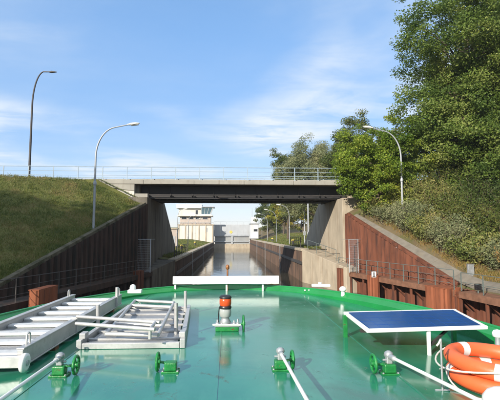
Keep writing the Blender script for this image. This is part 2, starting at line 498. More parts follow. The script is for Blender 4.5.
def bank_r(Y, s):
    """ground height right of the wing wall"""
    if Y > YB1:
        base = max(ZROAD - 0.55 * (Y - YB1), 3.0)
        return base
    if Y > YW:
        return min(ZROAD - 0.05, 6.4 + 0.55 * min(s, 1.5) + 0.9 * max(0, s - 1.5))
    zt = wing_r(Y)[1]
    z = zt - 0.06 + 0.55 * min(s, 1.5) + 0.30 * max(0, s - 1.5)
    cap = ZROAD - 0.05
    if Y > 30:
        z += 0.6 * max(0, s - 1.5) * ((Y - 30) / 5.5) ** 2
    return min(z, cap)
def bank_l(Y, s):
    if Y > YB1:
        return max(ZROAD - 0.55 * (Y - YB1), 2.2)
    if Y > YW:
        return min(ZROAD - 0.05 - 0.30 * min(1, max(0, (s - 4) / 6)) * (Y < 36.6), 7.25 + 0.5 * s)
    zt = wing_l(Y)[1]
    z = zt - 0.06 + 0.12 * min(s, 1.0) + 0.22 * max(0, s - 1.0)
    k = max(0.0, min(1.0, (Y - 15) / 20.0))
    z += k * 0.18 * max(0, s - 0.6)
    z += 0.12 * math.sin(Y * 0.7 + s * 0.5) * min(1, s * 0.4)
    return min(z, ZROAD - 0.05 - 0.30 * min(1, max(0, (s - 4) / 6)))

# ------------------------------------------------------------------ water and ground
mw = mat('canal_water', (0.050, 0.044, 0.026), 0.07, var=0.2, scale=0.2, rvar=0.03, spec=0.3)
t = mw.node_tree
g = t.nodes.new('ShaderNodeNewGeometry')
mp = t.nodes.new('ShaderNodeMapping'); mp.inputs['Scale'].default_value = (1.0, 0.35, 1)
no = t.nodes.new('ShaderNodeTexNoise'); no.inputs['Scale'].default_value = 1.6; no.inputs['Detail'].default_value = 5
bp = t.nodes.new('ShaderNodeBump'); bp.inputs['Strength'].default_value = 0.22; bp.inputs['Distance'].default_value = 0.05
t.links.new(g.outputs['Position'], mp.inputs[0]); t.links.new(mp.outputs[0], no.inputs['Vector'])
t.links.new(no.outputs['Fac'], bp.inputs['Height']); t.links.new(bp.outputs[0], t.nodes['Principled BSDF'].inputs['Normal'])
build('water', MB().add([(-60, -200, 0), (60, -200, 0), (60, 146, 0), (-60, 146, 0)], [(0, 1, 2, 3)]), mw, kind='structure')

def sheet(name, rows, xs_of, z_of, m):
    V, F = [], []
    n = None
    for Y in rows:
        r = xs_of(Y)
        n = len(r)
        for (X, s) in r:
            V.append((X, Y, z_of(Y, s)))
    for i in range(len(rows) - 1):
        for j in range(n - 1):
            a = i * n + j
            F.append((a, a + 1, a + n + 1, a + n))
    return quadsheet(name, V, F, m, kind='structure', smooth=True)
SS = [0, .25, .5, 1, 1.5, 2, 2.5, 3, 4, 5, 6, 7, 8, 9, 10, 12, 14, 17, 20, 25, 30, 40, 60, 100, 300, 600]
rowsN = [-400, -100, -40, -20, -10, -5, 0, 4, 8, 11, 13, 15] + [16 + 0.5 * i for i in range(39)] + [35.2, 35.5, 35.52, 36, 38, 40, 42, 43.6]
rowsF = [43.6, 45, 47, 49, 51, 53, 55, 58]
def xr(Y):
    x0 = wing_r(Y)[0] + 0.02 if Y <= YW else AXR + 0.3
    return [(x0 + s, s) for s in SS]
def xl(Y):
    x0 = wing_l(Y)[0] - 0.02 if Y <= YW else AXL - 0.3
    return [(x0 - s, s) for s in SS]
sheet('ground', rowsN + rowsF[1:], xr, bank_r, M['dryground'])
sheet('ground', rowsN + rowsF[1:], xl, bank_l, M['grassground'])
# the lock plateau on both sides beyond the bridge
LS = [0.3, 1, 2, 3, 4, 5, 6, 7, 8, 10, 13, 17, 25, 40, 80, 200, 600]
rowsP = [41.3, 42, 44, 50, 60, 70, 80, 90, 100, 110, 120, 130, 140, 150, 160, 200, 400, 700]
def up_step(Y):
    return 0 if Y < 148 else min(1, (Y - 148) / 10) * 3.5
sheet('ground', rowsP, lambda Y: [(XR + s, s) for s in LS],
      lambda Y, s: Z_R - 0.06 + min(2.2, max(0, s - 3.5) * 0.32) + up_step(Y), M['dryground'])
sheet('ground', rowsP, lambda Y: [(XL - s, s) for s in LS],
      lambda Y, s: Z_L - 0.06 + min(1.0, max(0, s - 1.0) * 0.16) + up_step(Y) * 1.2, M['grassground'])
build('water', MB().add([(XL - .4, 149.5, 6.2), (XR + .4, 149.5, 6.2), (XR + .4, 700, 6.2), (XL - .4, 700, 6.2)], [(0, 1, 2, 3)]), mw, kind='structure')

# ------------------------------------------------------------------ sheet-pile walls, piece by piece
PROF = [(0.0, 0.0), (0.12, 0.0), (0.26, 1.0), (0.74, 1.0), (0.88, 0.0), (1.0, 0.0)]
def pile_piece(mb, p, q, nrm, z0, zt0, zt1, depth=0.17):
    """one trough of a sheet pile wall from p to q (x,y), standing proud along nrm"""
    p, q, nrm = Vector(p), Vector(q), Vector(nrm)
    fr, bk = [], []
    for u, d in PROF:
        b = p.lerp(q, u)
        e = b + nrm * (d * depth)
        zt = lerp(zt0, zt1, u)
        fr.append((e.x, e.y, z0)); bk.append((e.x, e.y, zt))
    th = nrm * -0.03
    n = len(PROF)
    v = fr + bk + [(a[0] + th.x, a[1] + th.y, a[2]) for a in fr] + [(a[0] + th.x, a[1] + th.y, a[2]) for a in bk]
    f = []
    for i in range(n - 1):
        f += [(i, i + 1, n + i + 1, n + i), (2 * n + i + 1, 2 * n + i, 3 * n + i, 3 * n + i + 1), (n + i, n + i + 1, 3 * n + i + 1, 3 * n + i)]
    f += [(0, n, 3 * n, 2 * n), (n - 1, 3 * n - 1, 4 * n - 1, 2 * n - 1)]
    return mb.add(v, f)

def pile_wall(label, fn, Y0, Y1, side, m, group, pw=0.52, z0=-1.2):
    """fn(Y) -> (x, ztop); side +1 for the right bank (faces -x)"""
    root = empty('sheet_pile_wall', (fn((Y0 + Y1) / 2)[0], (Y0 + Y1) / 2, z0), label, 'wall', group)
    k = max(1, int(round(abs(Y1 - Y0) / pw)))
    rnd = random.Random(3)
    for i in range(k):
        ya, yb = lerp(Y0, Y1, i / k), lerp(Y0, Y1, (i + 1) / k)
        (xa, za), (xb, zb) = fn(ya), fn(yb)
        d = Vector((xb - xa, yb - ya, 0)).normalized()
        nrm = Vector((d.y, -d.x, 0))
        if nrm.x * side > 0: nrm = -nrm
        j = rnd.uniform(-0.012, 0.012)
        pp = Vector((xa, ya, 0)) + nrm * j; qq = Vector((xb, yb, 0)) + nrm * j
        build('sheet_pile', pile_piece(MB(), pp, qq, nrm, z0, za, zb), m, root, fix=False)
    return root
wr = pile_wall('reddish rusty sheet pile wing wall descending beside the right walkway', wing_r, YW - 0.05, 11.0, 1, M['rust'], 'sheet pile wing walls')
wl = pile_wall('dark shaded sheet pile wing wall descending below the grass bank', wing_l, YW - 0.05, 15.0, -1, M['shadepile'], 'sheet pile wing walls')
# copings along the sloping tops
def coping(root, fn, Y0, Y1, side, m, wd, n):
    for i in range(n):
        ya, yb = lerp(Y0, Y1, i / n), lerp(Y0, Y1, (i + 1) / n)
        (xa, za), (xb, zb) = fn(ya), fn(yb)
        a = Vector((xa + side * wd * 0.30, ya, za + 0.07)); b = Vector((xb + side * wd * 0.30, yb, zb + 0.07))
        d = (b - a).normalized() * 0.008
        build('coping_block', MB().beam(a + d, b - d, wd, 0.20), m, root, bevel=0.015)
coping(wl, wing_l, YW - 0.3, 15.5, -1, M['mossy'], 0.36, 9)
coping(wr, wing_r, YW - 0.3, 23.8, 1, M['rust'], 0.26, 5)

# ------------------------------------------------------------------ lock walls beyond the bridge
def lock_wall(label, X, zt, side, Ystart, mm):
    fn = lambda Y: (X + side * 0.16, zt - 0.25)
    root = empty('lock_wall', (X, 90, -1), label, 'wall', 'lock chamber walls')
    for i in range(38):
        ya = Ystart + i * 0.75
        build('sheet_pile', pile_piece(MB(), (X + side * .16, ya, 0), (X + side * .16, ya + .75, 0), (-side, 0, 0), -1, zt - .25, zt - .25), mm, root, fix=False)
    mb = MB(); y = Ystart + 38 * 0.75
    while y < 144.5:
        pile_piece(mb, (X + side * .16, y, 0), (X + side * .16, y + .75, 0), (-side, 0, 0), -1, zt - .25, zt - .25); y += .75
    build('far_sheet_pile', mb, mm, root, kind='stuff', fix=False)
    y = Ystart
    while y < 145:
        L = 5.0
        build('coping_block', MB().box((X - side * 0.06, y + .01, zt - 0.25), (X + side * 0.75, y + L - .01, zt)), M['concrete'], root, bevel=0.03)
        y += L
    # rubbing strake
    build('fender_beam', MB().box((X - side * 0.02, Ystart, zt - 1.55), (X - side * 0.12, 145, zt - 1.25)), M['darksteel'], root)
    # ladders
    for yl in (58.0, 82.0, 106.0):
        mb = MB()
        for dy in (-.2, .2):
            mb.tube([(X - side * .16, yl + dy, -.5), (X - side * .16, yl + dy, zt + .02)], .025, 6)
        for k in range(10):
            z = -.3 + k * .32
            mb.tube([(X - side * .16, yl - .2, z), (X - side * .16, yl + .2, z)], .018, 6)
        build('ladder', mb, M['galv'], root)
    return root
lock_wall('brown sheet pile lock wall on the right with sunlit concrete coping', XR, Z_R, 1, 41.5, M['lockwall'])
lock_wall('dark sheet pile lock wall on the left under the bridge', XL, Z_L, -1, 41.0, M['lockwall'])

# flared concrete ends that lead from the walkways into the lock
def flare(label, A, B, zA, zB, side):
    root = empty('guide_wall_end', (lerp(A[0], B[0], .5), lerp(A[1], B[1], .5), -1), label, 'wall')
    A, B = Vector((A[0], A[1], 0)), Vector((B[0], B[1], 0))
    d = (B - A).normalized(); n = Vector((-d.y, d.x, 0))
    if n.x * side < 0: n = -n
    k = 4
    for i in range(k):
        a = A.lerp(B, i / k) + d * .012; b = A.lerp(B, (i + 1) / k) - d * .012
        za, zb = lerp(zA, zB, (i) / k), lerp(zA, zB, (i + 1) / k)
        mb = MB()
        v = []
        for p, zt in ((a, za), (b, zb)):
            q = p + n * 2.8
            v += [(p.x, p.y, -1), (q.x, q.y, -1), (q.x, q.y, zt), (p.x, p.y, zt)]
        mb.add(v, [(0, 1, 2, 3), (7, 6, 5, 4), (0, 4, 5, 1), (1, 5, 6, 2), (2, 6, 7, 3), (3, 7, 4, 0)])
        build('concrete_block', mb, M['concrete'] if side > 0 else M['shadeconcrete'], root, bevel=0.04)
    return root
flare('sunlit flared concrete end of the right lock wall below the abutment', (XR, 41.4), (9.35, 33.4), Z_R - .05, 2.0, 1)
flare('shaded flared concrete end of the left lock wall below the abutment', (XL, 40.9), (-6.5, 34.0), Z_L - .05, 1.6, -1)

# ------------------------------------------------------------------ bridge
br = empty('road_bridge', (1.4, 39.8, 0), 'low road bridge with dark girders and pale concrete edge over the canal', 'bridge')
xa, xb = py(134, 190, YB0).x, 12.2
for i in range(6):      # edge beams in cast sections
    L = (14.2 - (-11.6)) / 6
    x0 = -11.6 + i * L
    build('edge_beam', MB().box((x0 + .008, YB0, ZROAD - 0.36), (x0 + L - .008, YB0 + .5, ZROAD)), M['fascia'], br, bevel=0.03)
    build('edge_beam', MB().box((x0 + .008, YB1 - .5, ZROAD - 0.36), (x0 + L - .008, YB1, ZROAD)), M['fascia'], br, bevel=0.03)
build('deck_slab', MB().box((-11.5, YB0 + .5, ZROAD - .32), (14.1, YB1 - .5, ZROAD - .06)), M['fascia'], br)
ZU = EYE.z + 3.2
for k, yy in enumerate((37.4, 39.0, 40.7, 42.3)):
    mb = MB()
    mb.box((xa, yy - .02, ZU + .06), (xb, yy + .02, ZROAD - .4))
    mb.box((xa, yy - .22, ZU), (xb, yy + .22, ZU + .06))
    mb.box((xa, yy - .2, ZROAD - .40), (xb, yy + .2, ZROAD - .365))
    gd = build('girder', mb, M['girder'], br)
    x = xa + 1.0
    while x < xb - .5:
        build('stiffener', MB().box((x - .012, yy - .19, ZU + .065), (x + .012, yy + .19, ZROAD - .405)), M['girder'], gd); x += 1.9
pipe = MB().tube([(xa, YB0 + 1.0, ZU + .30), (xb, YB0 + 1.0, ZU + .30)], .035, 8)
pp = build('cable_duct', pipe, M['darksteel'], br)
for i in range(10):
    x = xa + 1 + i * 1.95
    build('duct_clip', MB().box((x - .03, YB0 + .95, ZU + .25), (x + .03, YB0 + 1.2, ZU + .36)), M['darksteel'], pp)
# abutments
for side, ax, nm in ((-1, AXL, 'shaded'), (1, AXR, 'sunlit')):
    mb = MB().box((ax, YW, -1), (ax + side * 1.6, YB1 + .4, ZU - .02))
    cm = M['concrete'] if side > 0 else M['shadeconcrete']
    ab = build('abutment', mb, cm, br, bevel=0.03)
    ab['label'] = nm + ' concrete abutment carrying the bridge girders'
    build('back_wall', MB().box((ax + side * .9, YB0 + .55, ZU - .02), (ax + side * 1.6, YB1 - .55, ZROAD - .37)), cm, ab)
    # far wing wall
    v = [(ax + side * .05, YB1 + .4, -1), (ax + side * .05, YB1 + .4, ZROAD - .7), (ax + side * .05, 54.5, 3.4), (ax + side * .05, 54.5, -1)]
    build('far_wing', MB().prism(v, (side * .4, 0, 0)), cm, ab)
# left end block under the edge beam
build('end_block', MB().prism([(-11.3, YB0 + .06, ZROAD - .37), (xa + .02, YB0 + .06, ZROAD - .37), (xa + .02, YB0 + .06, ZROAD - .95), (-9.4, YB0 + .06, ZROAD - .80)], (0, .5, 0)), M['fascia'], br, bevel=0.02)
build('end_block', MB().prism([(-10.2, YB0 + .12, ZROAD - .78), (xa, YB0 + .12, ZROAD - .952), (xa, YB0 + .12, ZROAD - 1.75), (-8.6, YB0 + .12, ZROAD - 1.6)], (0, .5, 0)), M['render'], br, bevel=0.02)
build('bearing_block', MB().box((xa + .05, YB0 + .05, ZU - .015), (AXL - .1, YB0 + .7, ZU + .32)), M['fascia'], br)
# road
road = build('road', MB().box((-300, YB0 + .55, ZROAD - .04), (300, YB1 - .55, ZROAD + .02)), M['asphalt'], kind='structure')
for i in range(-10, 8):
    build('lane_mark', MB().box((i * 3.0, 39.74, ZROAD + .021), (i * 3.0 + 1.5, 39.86, ZROAD + .025)), M['signwhite'], road)
for ye in (YB0 + .55, YB1 - .70):
    build('kerb', MB().box((-60, ye, ZROAD + .021), (40, ye + .15, ZROAD + .14)), M['fascia'], road)

def railing(label, pts, h, spacing, rails, m, rpost=0.025, rrail=0.02, group='railings', mid=0, foot=0.0):
    """pts: polyline of ground points; posts and rails are pieces of their own"""
    pts = [Vector(p) for p in pts]
    root = empty('railing', pts[0], label, 'railing', group)
    L = sum((pts[i + 1] - pts[i]).length for i in range(len(pts) - 1))
    def at(dist):
        for i in range(len(pts) - 1):
            l = (pts[i + 1] - pts[i]).length
            if dist <= l or i == len(pts) - 2:
                return pts[i].lerp(pts[i + 1], min(1, dist / l))
            dist -= l
    n = max(1, int(round(L / spacing)))
    for i in range(n + 1):
        p = at(L * i / n)
        mb = MB().box((p.x - rpost, p.y - rpost, p.z - foot), (p.x + rpost, p.y + rpost, p.z + h))
        build('post', mb, m, root)
    for fr in rails:
        r = rrail * (1.25 if fr == 1 else 0.8)
        build('rail', MB().tube([p + Vector((0, 0, h * fr + (r if fr == 1 else 0))) for p in pts], r, 8), m, root)
    return root
railing('blue grey railing along the near edge of the road bridge', [(-46, YB0 + .25, ZROAD), (14, YB0 + .25, ZROAD)], 1.12, 2.1, (1, .68, .36), M['railblue'], .03, .022, 'bridge railings', foot=.06)
railing('blue grey railing along the far edge of the road bridge', [(-46, YB1 - .25, ZROAD), (14, YB1 - .25, ZROAD)], 1.12, 2.1, (1, .68, .36), M['railblue'], .03, .022, 'bridge railings', foot=.06)

# ------------------------------------------------------------------ walkways beside the wing walls
def walkway(label, P, Q, side, brackets, mt='timber', ms='rust'):
    P, Q = Vector(P), Vector(Q)
    root = empty('walkway', P, label, 'walkway', 'canal side walkways')
    d = (Q - P).normalized(); n = Vector((-d.y, d.x, 0))
    if n.x * side < 0: n = -n
    L = (Q - P).length
    k = int(L / 2.6)
    for i in range(k):
        a, b = P + d * (L * i / k + .006), P + d * (L * (i + 1) / k - .006)
        build('edge_board', MB().beam(a + Vector((0, 0, -.17)), b + Vector((0, 0, -.17)), .14, .34), M[mt], root, bevel=.01)
    kk = int(L / .30)
    for i in range(kk):
        a = P + d * (L * (i + .5) / kk)
        build('plank', MB().beam(a + n * .08 + Vector((0, 0, -.022)), a + n * 1.0 + Vector((0, 0, -.022)), L / kk - .02, .045), M[mt], root)
    for i in range(brackets + 1):
        a = P + d * (L * i / brackets)
        mb = MB()
        mb.beam(a + n * .05 + Vector((0, 0, -.16)), a + n * 1.0 + Vector((0, 0, -.16)), .09, .14)
        mb.beam(a + n * .05 + Vector((0, 0, -.22)), a + n * .98 + Vector((0, 0, -1.15)), .09, .09)
        mb.box((a.x - .06 + n.x * .06, a.y - .06 + n.y * .06, -1), (a.x + .06 + n.x * .06, a.y + .06 + n.y * .06, ZWALK - .34))
        build('bracket', mb, M[ms], root)
    return root
RW0, RW1 = (9.25, 35.3, ZWALK), (12.15, 22.4, ZWALK)
RW2 = (13.6, 10.5, ZWALK)
walkway('brown plank walkway on brackets along the right sheet pile wall', RW0, RW1, 1, 7)
walkway('brown plank walkway continuing right beyond the wide rusty pile', (RW1[0] + .1, RW1[1] - .35, ZWALK - .03), RW2, 1, 6)
LW0, LW1 = (-6.2, 34.6, ZWALK), (-9.9, 16.0, ZWALK)
walkway('shaded plank walkway along the left sheet pile wall', LW0, LW1, -1, 8, 'shadepile', 'shadepile')  # planks and brackets take the darker colour with shade painted in
railing('grey green railing on the right plank walkway', [RW0, RW1], 1.05, 1.55, (1, .66, .33), M['railgreen'], .02, .014, 'walkway railings')
railing('grey green handrail going down right past the black box', [(RW1[0] + .15, RW1[1] - .45, ZWALK), RW2], 0.95, 1.7, (1, .5), M['railgreen'], .02, .014, 'walkway railings')
railing('dim railing on the shaded left walkway', [LW0, LW1], 1.05, 1.55, (1, .66, .33), M['darksteel'], .018, .013, 'walkway railings')  # darker steel than the right railing: shade put into the colour

def box_pile(label, cx, cy, wx, wy, zt, m, rot, group='box piles at the walkways'):
    """hollow box pile of sheet piles with ribbed faces and a cap plate"""
    root = empty('pile', (cx, cy, -1), label, 'pile', group)
    c, s = math.cos(rot), math.sin(rot)
    def T(x, y): return Vector((cx + c * x - s * y, cy + s * x + c * y, 0))
    cor = [T(-wx / 2, -wy / 2), T(wx / 2, -wy / 2), T(wx / 2, wy / 2), T(-wx / 2, wy / 2)]
    for i in range(4):
        p, q = cor[i], cor[(i + 1) % 4]
        d = (q - p); L = d.length; d.normalize()
        n = Vector((d.y, -d.x, 0))
        k = max(1, int(round(L / .62)))
        for j in range(k):
            build('sheet_pile', pile_piece(MB(), p + d * (L * j / k), p + d * (L * (j + 1) / k), n, -1, zt, zt, .06), m, root, fix=False)
    poly = [p.lerp(T(0, 0), -.04) + Vector((0, 0, zt)) for p in cor]
    build('cap_plate', MB().prism(poly, (0, 0, .04)), m, root)
    return root
def on_line(a, b, Y):
    t_ = (Y - a[1]) / (b[1] - a[1]); return lerp(a[0], b[0], t_)
ang = math.atan2(RW1[0] - RW0[0], RW0[1] - RW1[1])
p1 = pz(341, 268, ZWALK + .25)
box_pile('narrow rusty pile at the far end of the right walkway', on_line(RW0, RW1, 34.2) - .28, 34.2, .6, .6, ZWALK + .22, M['rust'], ang)
yS = 29.6
box_pile('rusty pile with the small white sign on the right walkway', on_line(RW0, RW1, yS) - .32, yS, .6, .6, ZWALK + .1, M['rustorange'], ang)
box_pile('wide orange-brown rusty pile at the right end of the sheet pile wall', on_line(RW0, RW1, 23.3) - .05, 23.15, 1.1, 1.5, ZWALK + .06, M['rustorange'], ang)
box_pile('rusty brown pile on the left, lit on one face, beside the gangway', -8.55, 20.2, .45, 1.8, ZWALK + .5, M['rustorange'], -0.05)
box_pile('dim rusty pile at the far end of the left walkway', -6.75, 32.2, .6, .6, ZWALK + .25, M['rust'], -0.2)

# mooring sign
sx, sy = on_line(RW0, RW1, yS) - .40, yS - .36
sg = empty('mooring_sign', (sx, sy, ZWALK - .02), 'small white sign with dark mark on the right walkway pile', 'sign')
build('board', MB().box((sx - .16, sy - .03, ZWALK + .0), (sx + .16, sy, ZWALK + .40)), M['signwhite'], sg, bevel=.008)
mk = MB(); mk.box((sx - .04, sy - .036, ZWALK + .10), (sx + .04, sy - .0315, ZWALK + .36)); mk.box((sx - .10, sy - .036, ZWALK + .04), (sx + .10, sy - .0315, ZWALK + .095))
build('mark', mk, M['black'], sg)

# mesh gates at the abutments
def mesh_gate(label, c, wd, ht, m):
    root = empty('mesh_gate', c, label, 'gate', 'mesh gates at the abutments')
    x, y, z = c
    mb = MB()
    mb.tube([(x - wd / 2, y, z), (x - wd / 2, y, z + ht), (x + wd / 2, y, z + ht), (x + wd / 2, y, z)], .035, 8)
    mb.tube([(x - wd / 2, y, z + .12), (x + wd / 2, y, z + .12)], .03, 8)
    build('frame', mb, m, root)
    mb = MB()
    k = 11
    for i in range(1, k):
        xx = x - wd / 2 + wd * i / k
        mb.tube([(xx, y, z + .12), (xx, y, z + ht)], .0055, 5, False)
    k = 18
    for i in range(1, k):
        zz = z + .12 + (ht - .12) * i / k
        mb.tube([(x - wd / 2, y, zz), (x + wd / 2, y, zz)], .0055, 5, False)
    build('mesh', mb, M['galv'], root)
    build('top_bar', MB().tube([(x - wd / 2 - .6, y, z + ht + .02), (x + wd / 2 + .35, y, z + ht + .02)], .016, 8), m, root)
gp = py(354, 269, 33.0)
mesh_gate('pale framed mesh gate beside the sunlit abutment', (gp.x, 33.0, ZWALK), .72, 2.6, M['galv'])
gp = py(143, 272, 33.8)
mesh_gate('pale framed mesh gate in the shade of the left abutment', (gp.x, 33.8, ZWALK), 1.1, 2.6, M['steelgrey'])
# thin railing across the sunlit abutment ledge
railing('thin railing on the concrete ledge before the sunlit abutment', [(7.7, 41.0, Z_R - .11), (9.2, 35.9, 2.37)], .95, 1.6, (1, .5), M['railgreen'], .022, .018, 'ledge railings')
railing('dark railing on the right lock wall under the bridge', [(XR + .4, 44.5, Z_R), (XR + .4, 52, Z_R)], 1.1, 1.6, (1, .66, .33), M['darksteel'], .03, .022, 'ledge railings')
railing('dark railing on the left lock wall under the bridge', [(XL - .5, 44, Z_L), (XL - .5, 58, Z_L)], 1.1, 1.6, (1, .66, .33), M['darksteel'], .03, .022, 'ledge railings')

# concrete path slabs between the right wall and the bushes
path = None
for i in range(9):
    ya, yb = 34.6 - i * 1.7, 34.6 - (i + 1) * 1.7
    v = []
    for Y in (ya - .012, yb + .012):
        x0 = wing_r(Y)[0]
        for s in (.2, .48 + .36 * min(1, max(0, (34.6 - Y) / 10))):
            v.append((x0 + s, Y, wing_r(Y)[1] + .06 + .5 * s))
    mb = MB().add(v + [(a, b, c_ - .15) for a, b, c_ in v], [(0, 1, 3, 2), (4, 6, 7, 5), (0, 4, 5, 1), (1, 5, 7, 3), (3, 7, 6, 2), (2, 6, 4, 0)])
    if path is None:
        path = tag(empty('path', (v[0][0], v[0][1], v[0][2])), kind='structure')
    build('slab', mb, M['path'], path, bevel=.015)

# box and cabinet at the lower right
def ground_r(x, y):
    return bank_r(y, x - wing_r(y)[0])
bx = pz(477, 291, 2.1)
bxp = (14.1, 22.9)
b0 = py(478, 287, 21.3)
cb = empty('control_box', (b0.x, b0.y, ZWALK), 'small black box on a post by the handrail at right', 'box')
build('housing', MB().box((b0.x - .16, b0.y - .08, b0.z - .15), (b0.x + .16, b0.y + .08, b0.z + .17)), M['black'], cb, bevel=.02)
build('post', MB().tube([(b0.x, b0.y, ZWALK - .05), (b0.x, b0.y, b0.z - .15)], .035, 8), M['railgreen'], cb)
c0 = py(471, 281, 24.0)
gz = ground_r(c0.x, 24.0)
kb = empty('cabinet', (c0.x, 24.0, gz), 'pale grey cabinet at the edge of the sloping path', 'cabinet')
build('body', MB().box((c0.x - .17, 23.9, gz - .05), (c0.x + .17, 24.1, gz + .62)), M['galv'], kb, bevel=.015)
build('lid', MB().box((c0.x - .19, 23.88, gz + .62), (c0.x + .19, 24.12, gz + .66)), M['galv'], kb, bevel=.01)

# ------------------------------------------------------------------ lamp posts
def lamp(label, base, h, arm, sidex, m, r=.07, group='street lamps', head=.75, rise=.35, thin_head=False, drop=0.0):
    """pole that bends over into an arm; sidex = direction of the arm along x"""
    b = Vector(base)
    root = empty('street_lamp', b, label, 'lamp', group)
    pts = [b + Vector((0, 0, -.3)), b + Vector((0, 0, h * .35)), b + Vector((0, 0, h * .66))]
    rs = [r, r * .9, r * .72]
    R0 = h * .28
    n = 10
    for i in range(1, n + 1):
        a = (math.pi / 2) * i / n * .93
        pts.append(b + Vector((sidex * arm * .62 * (1 - math.cos(a)), 0, h * .66 + R0 * math.sin(a))))
        rs.append(lerp(r * .72, r * .5, i / n))
    e = pts[-1]
    tip = e + Vector((sidex * arm * .38, 0, rise * arm * .38 - drop))
    pts.append(tip); rs.append(r * .45)
    build('pole', MB().tube(pts, rs, 10), m, root)
    if not thin_head: build('collar', MB().lathe([(r * 1.25, 0), (r * 1.35, .04), (r * 1.25, .2), (r * .95, .26)], b + Vector((0, 0, h * .40))), m, root)
    build('foot_plate', MB().box((b.x - r * 2, b.y - r * 2, b.z - .02), (b.x + r * 2, b.y + r * 2, b.z + .03)), m, root)
    d = Vector((sidex, 0, rise * .6 - drop)).normalized()
    hb = tip - d * .06
    if thin_head:
        hd = MB().tube([hb, hb + d * head * .3, hb + d * head], [r * .6, r * 1.0, r * .35], 10)
        build('lamp_head', hd, m, root)
    else:
        pr = []
        up = Vector((0, 0, 1)); sd = Vector((0, 1, 0)); u2 = sd.cross(d).normalized()
        if u2.z < 0: u2 = -u2
        wid = [.07, .13, .16, .15, .07]; hts = [.05, .10, .12, .10, .05]
        vs, fs = [], []
        for i in range(5):
            c_ = hb + d * head * i / 4
            for a, b2 in ((-1, -.4), (-.8, .7), (.8, .7), (1, -.4)):
                vs.append(c_ + sd * a * wid[i] + u2 * b2 * hts[i])
        for i in range(4):
            for j in range(4):
                fs.append((i * 4 + j, i * 4 + (j + 1) % 4, i * 4 + 4 + (j + 1) % 4, i * 4 + 4 + j))
        fs += [(0, 1, 2, 3), (16, 19, 18, 17)]
        hd = build('lamp_head', MB().add(vs, fs), M['lamphead'], root, bevel=.015)
        c1, c2 = hb + d * head * .3 - u2 * .075, hb + d * head * .9 - u2 * .075
        build('lens', MB().beam(c1, c2, .2, .05, u2), M['clearlens'], hd, bevel=.015)
    return root
def gl(x, y):  # ground height left
    return bank_l(y, wing_l(y)[0] - x)
q = py(93.5, 228, 29.0)
topz = py(93.5, 124, 29.0).z
gz = gl(q.x, 29.0)
lamp('pale bent street lamp standing on the grass bank left of the bridge', (q.x, 29.0, gz), topz - gz + .25, 2.3, 1, M['steelgrey'], .085, rise=.22, head=.85)
q = py(29, 178, 42.9); tz = py(29, 72, 42.9).z
lamp('tall dark slender street lamp on the road behind the bridge railing', (q.x, 42.9, ZROAD), (tz - ZROAD) * 1.07, 1.75, 1, M['darksteel'], .12, rise=.0, thin_head=True, head=.75, drop=.0)
q = py(403, 225, 31.4); tz = py(403, 130, 31.4).z
gz = ground_r(q.x, 31.4)
lamp('pale bent street lamp rising from the bushes right of the bridge', (q.x, 31.4, gz), tz - gz + .35, 2.35, -1, M['steelgrey'], .085, rise=.25, head=.8)
for i, (x, yt, Y, ln) in enumerate(((289.5, 205, 59.0, 1.3), (276.4, 210, 76.0, 1.7), (267.4, 214, 95.0, 1.7), (262, 218, 116, 1.7))):
    q = py(x, 240, Y); tz = py(x, yt, Y).z
    zz = Z_R - .03 + max(0, q.x - XR - 3.5) * .3
    lamp(['nearest bent lamp on the right lock wall seen under the bridge', 'second bent lamp on the right lock wall seen under the bridge',
          'third bent lamp on the right lock wall near the lock house', 'farthest bent lamp on the right lock wall beside the white lock house'][i],
         (q.x, Y, zz), tz - zz + .2, ln, -1, M['steelgrey'], .06, 'lamps along the lock', head=.7, rise=.3)
for i, (x, yt, Y) in enumerate(((188, 214, 70.0), (195, 217, 92.0), (177, 207, 58.0))):
    q = py(x, 240, Y); tz = py(x, yt, Y).z
    zz = Z_L - .06 + min(1.0, max(0, XL - q.x - 1.0) * .16)
    lamp(['slim pale lamp before the lock control building', 'slim pale lamp at the right corner of the lock control building',
          'slim pale lamp at the left under the bridge beside the abutment'][i], (q.x, Y, zz), tz - zz, .9, 1, M['steelgrey'], .055, 'lamps along the lock', head=.6, rise=.2)
# two plain masts right under the bridge
for i, (x, Y) in enumerate(((304.7, 62.0), (308.5, 54.0))):
    q = py(x, 240, Y); z0 = Z_R + min(2.2, max(0, q.x - XR - 3.5) * .32) - .06
    r_ = empty('signal_mast', (q.x, Y, z0), ['thinner white mast left of the pair under the bridge', 'thicker white mast right of the pair under the bridge'][i], 'mast', 'white masts')
    build('pole', MB().tube([(q.x, Y, z0 - .2), (q.x, Y, z0 + 7.5)], .08 + .03 * i, 10), M['steelgrey'], r_)
    build('cap', MB().lathe([(.13 + .04 * i, 0), (.13 + .04 * i, .05), (.02, .12)], (q.x, Y, z0 + 7.5)), M['lamphead'], r_)
    build('signal_box', MB().box((q.x - .2, Y - .15, z0 + 1.2), (q.x + .2, Y - .05, z0 + 1.8)), M['galv'], r_, bevel=.02)

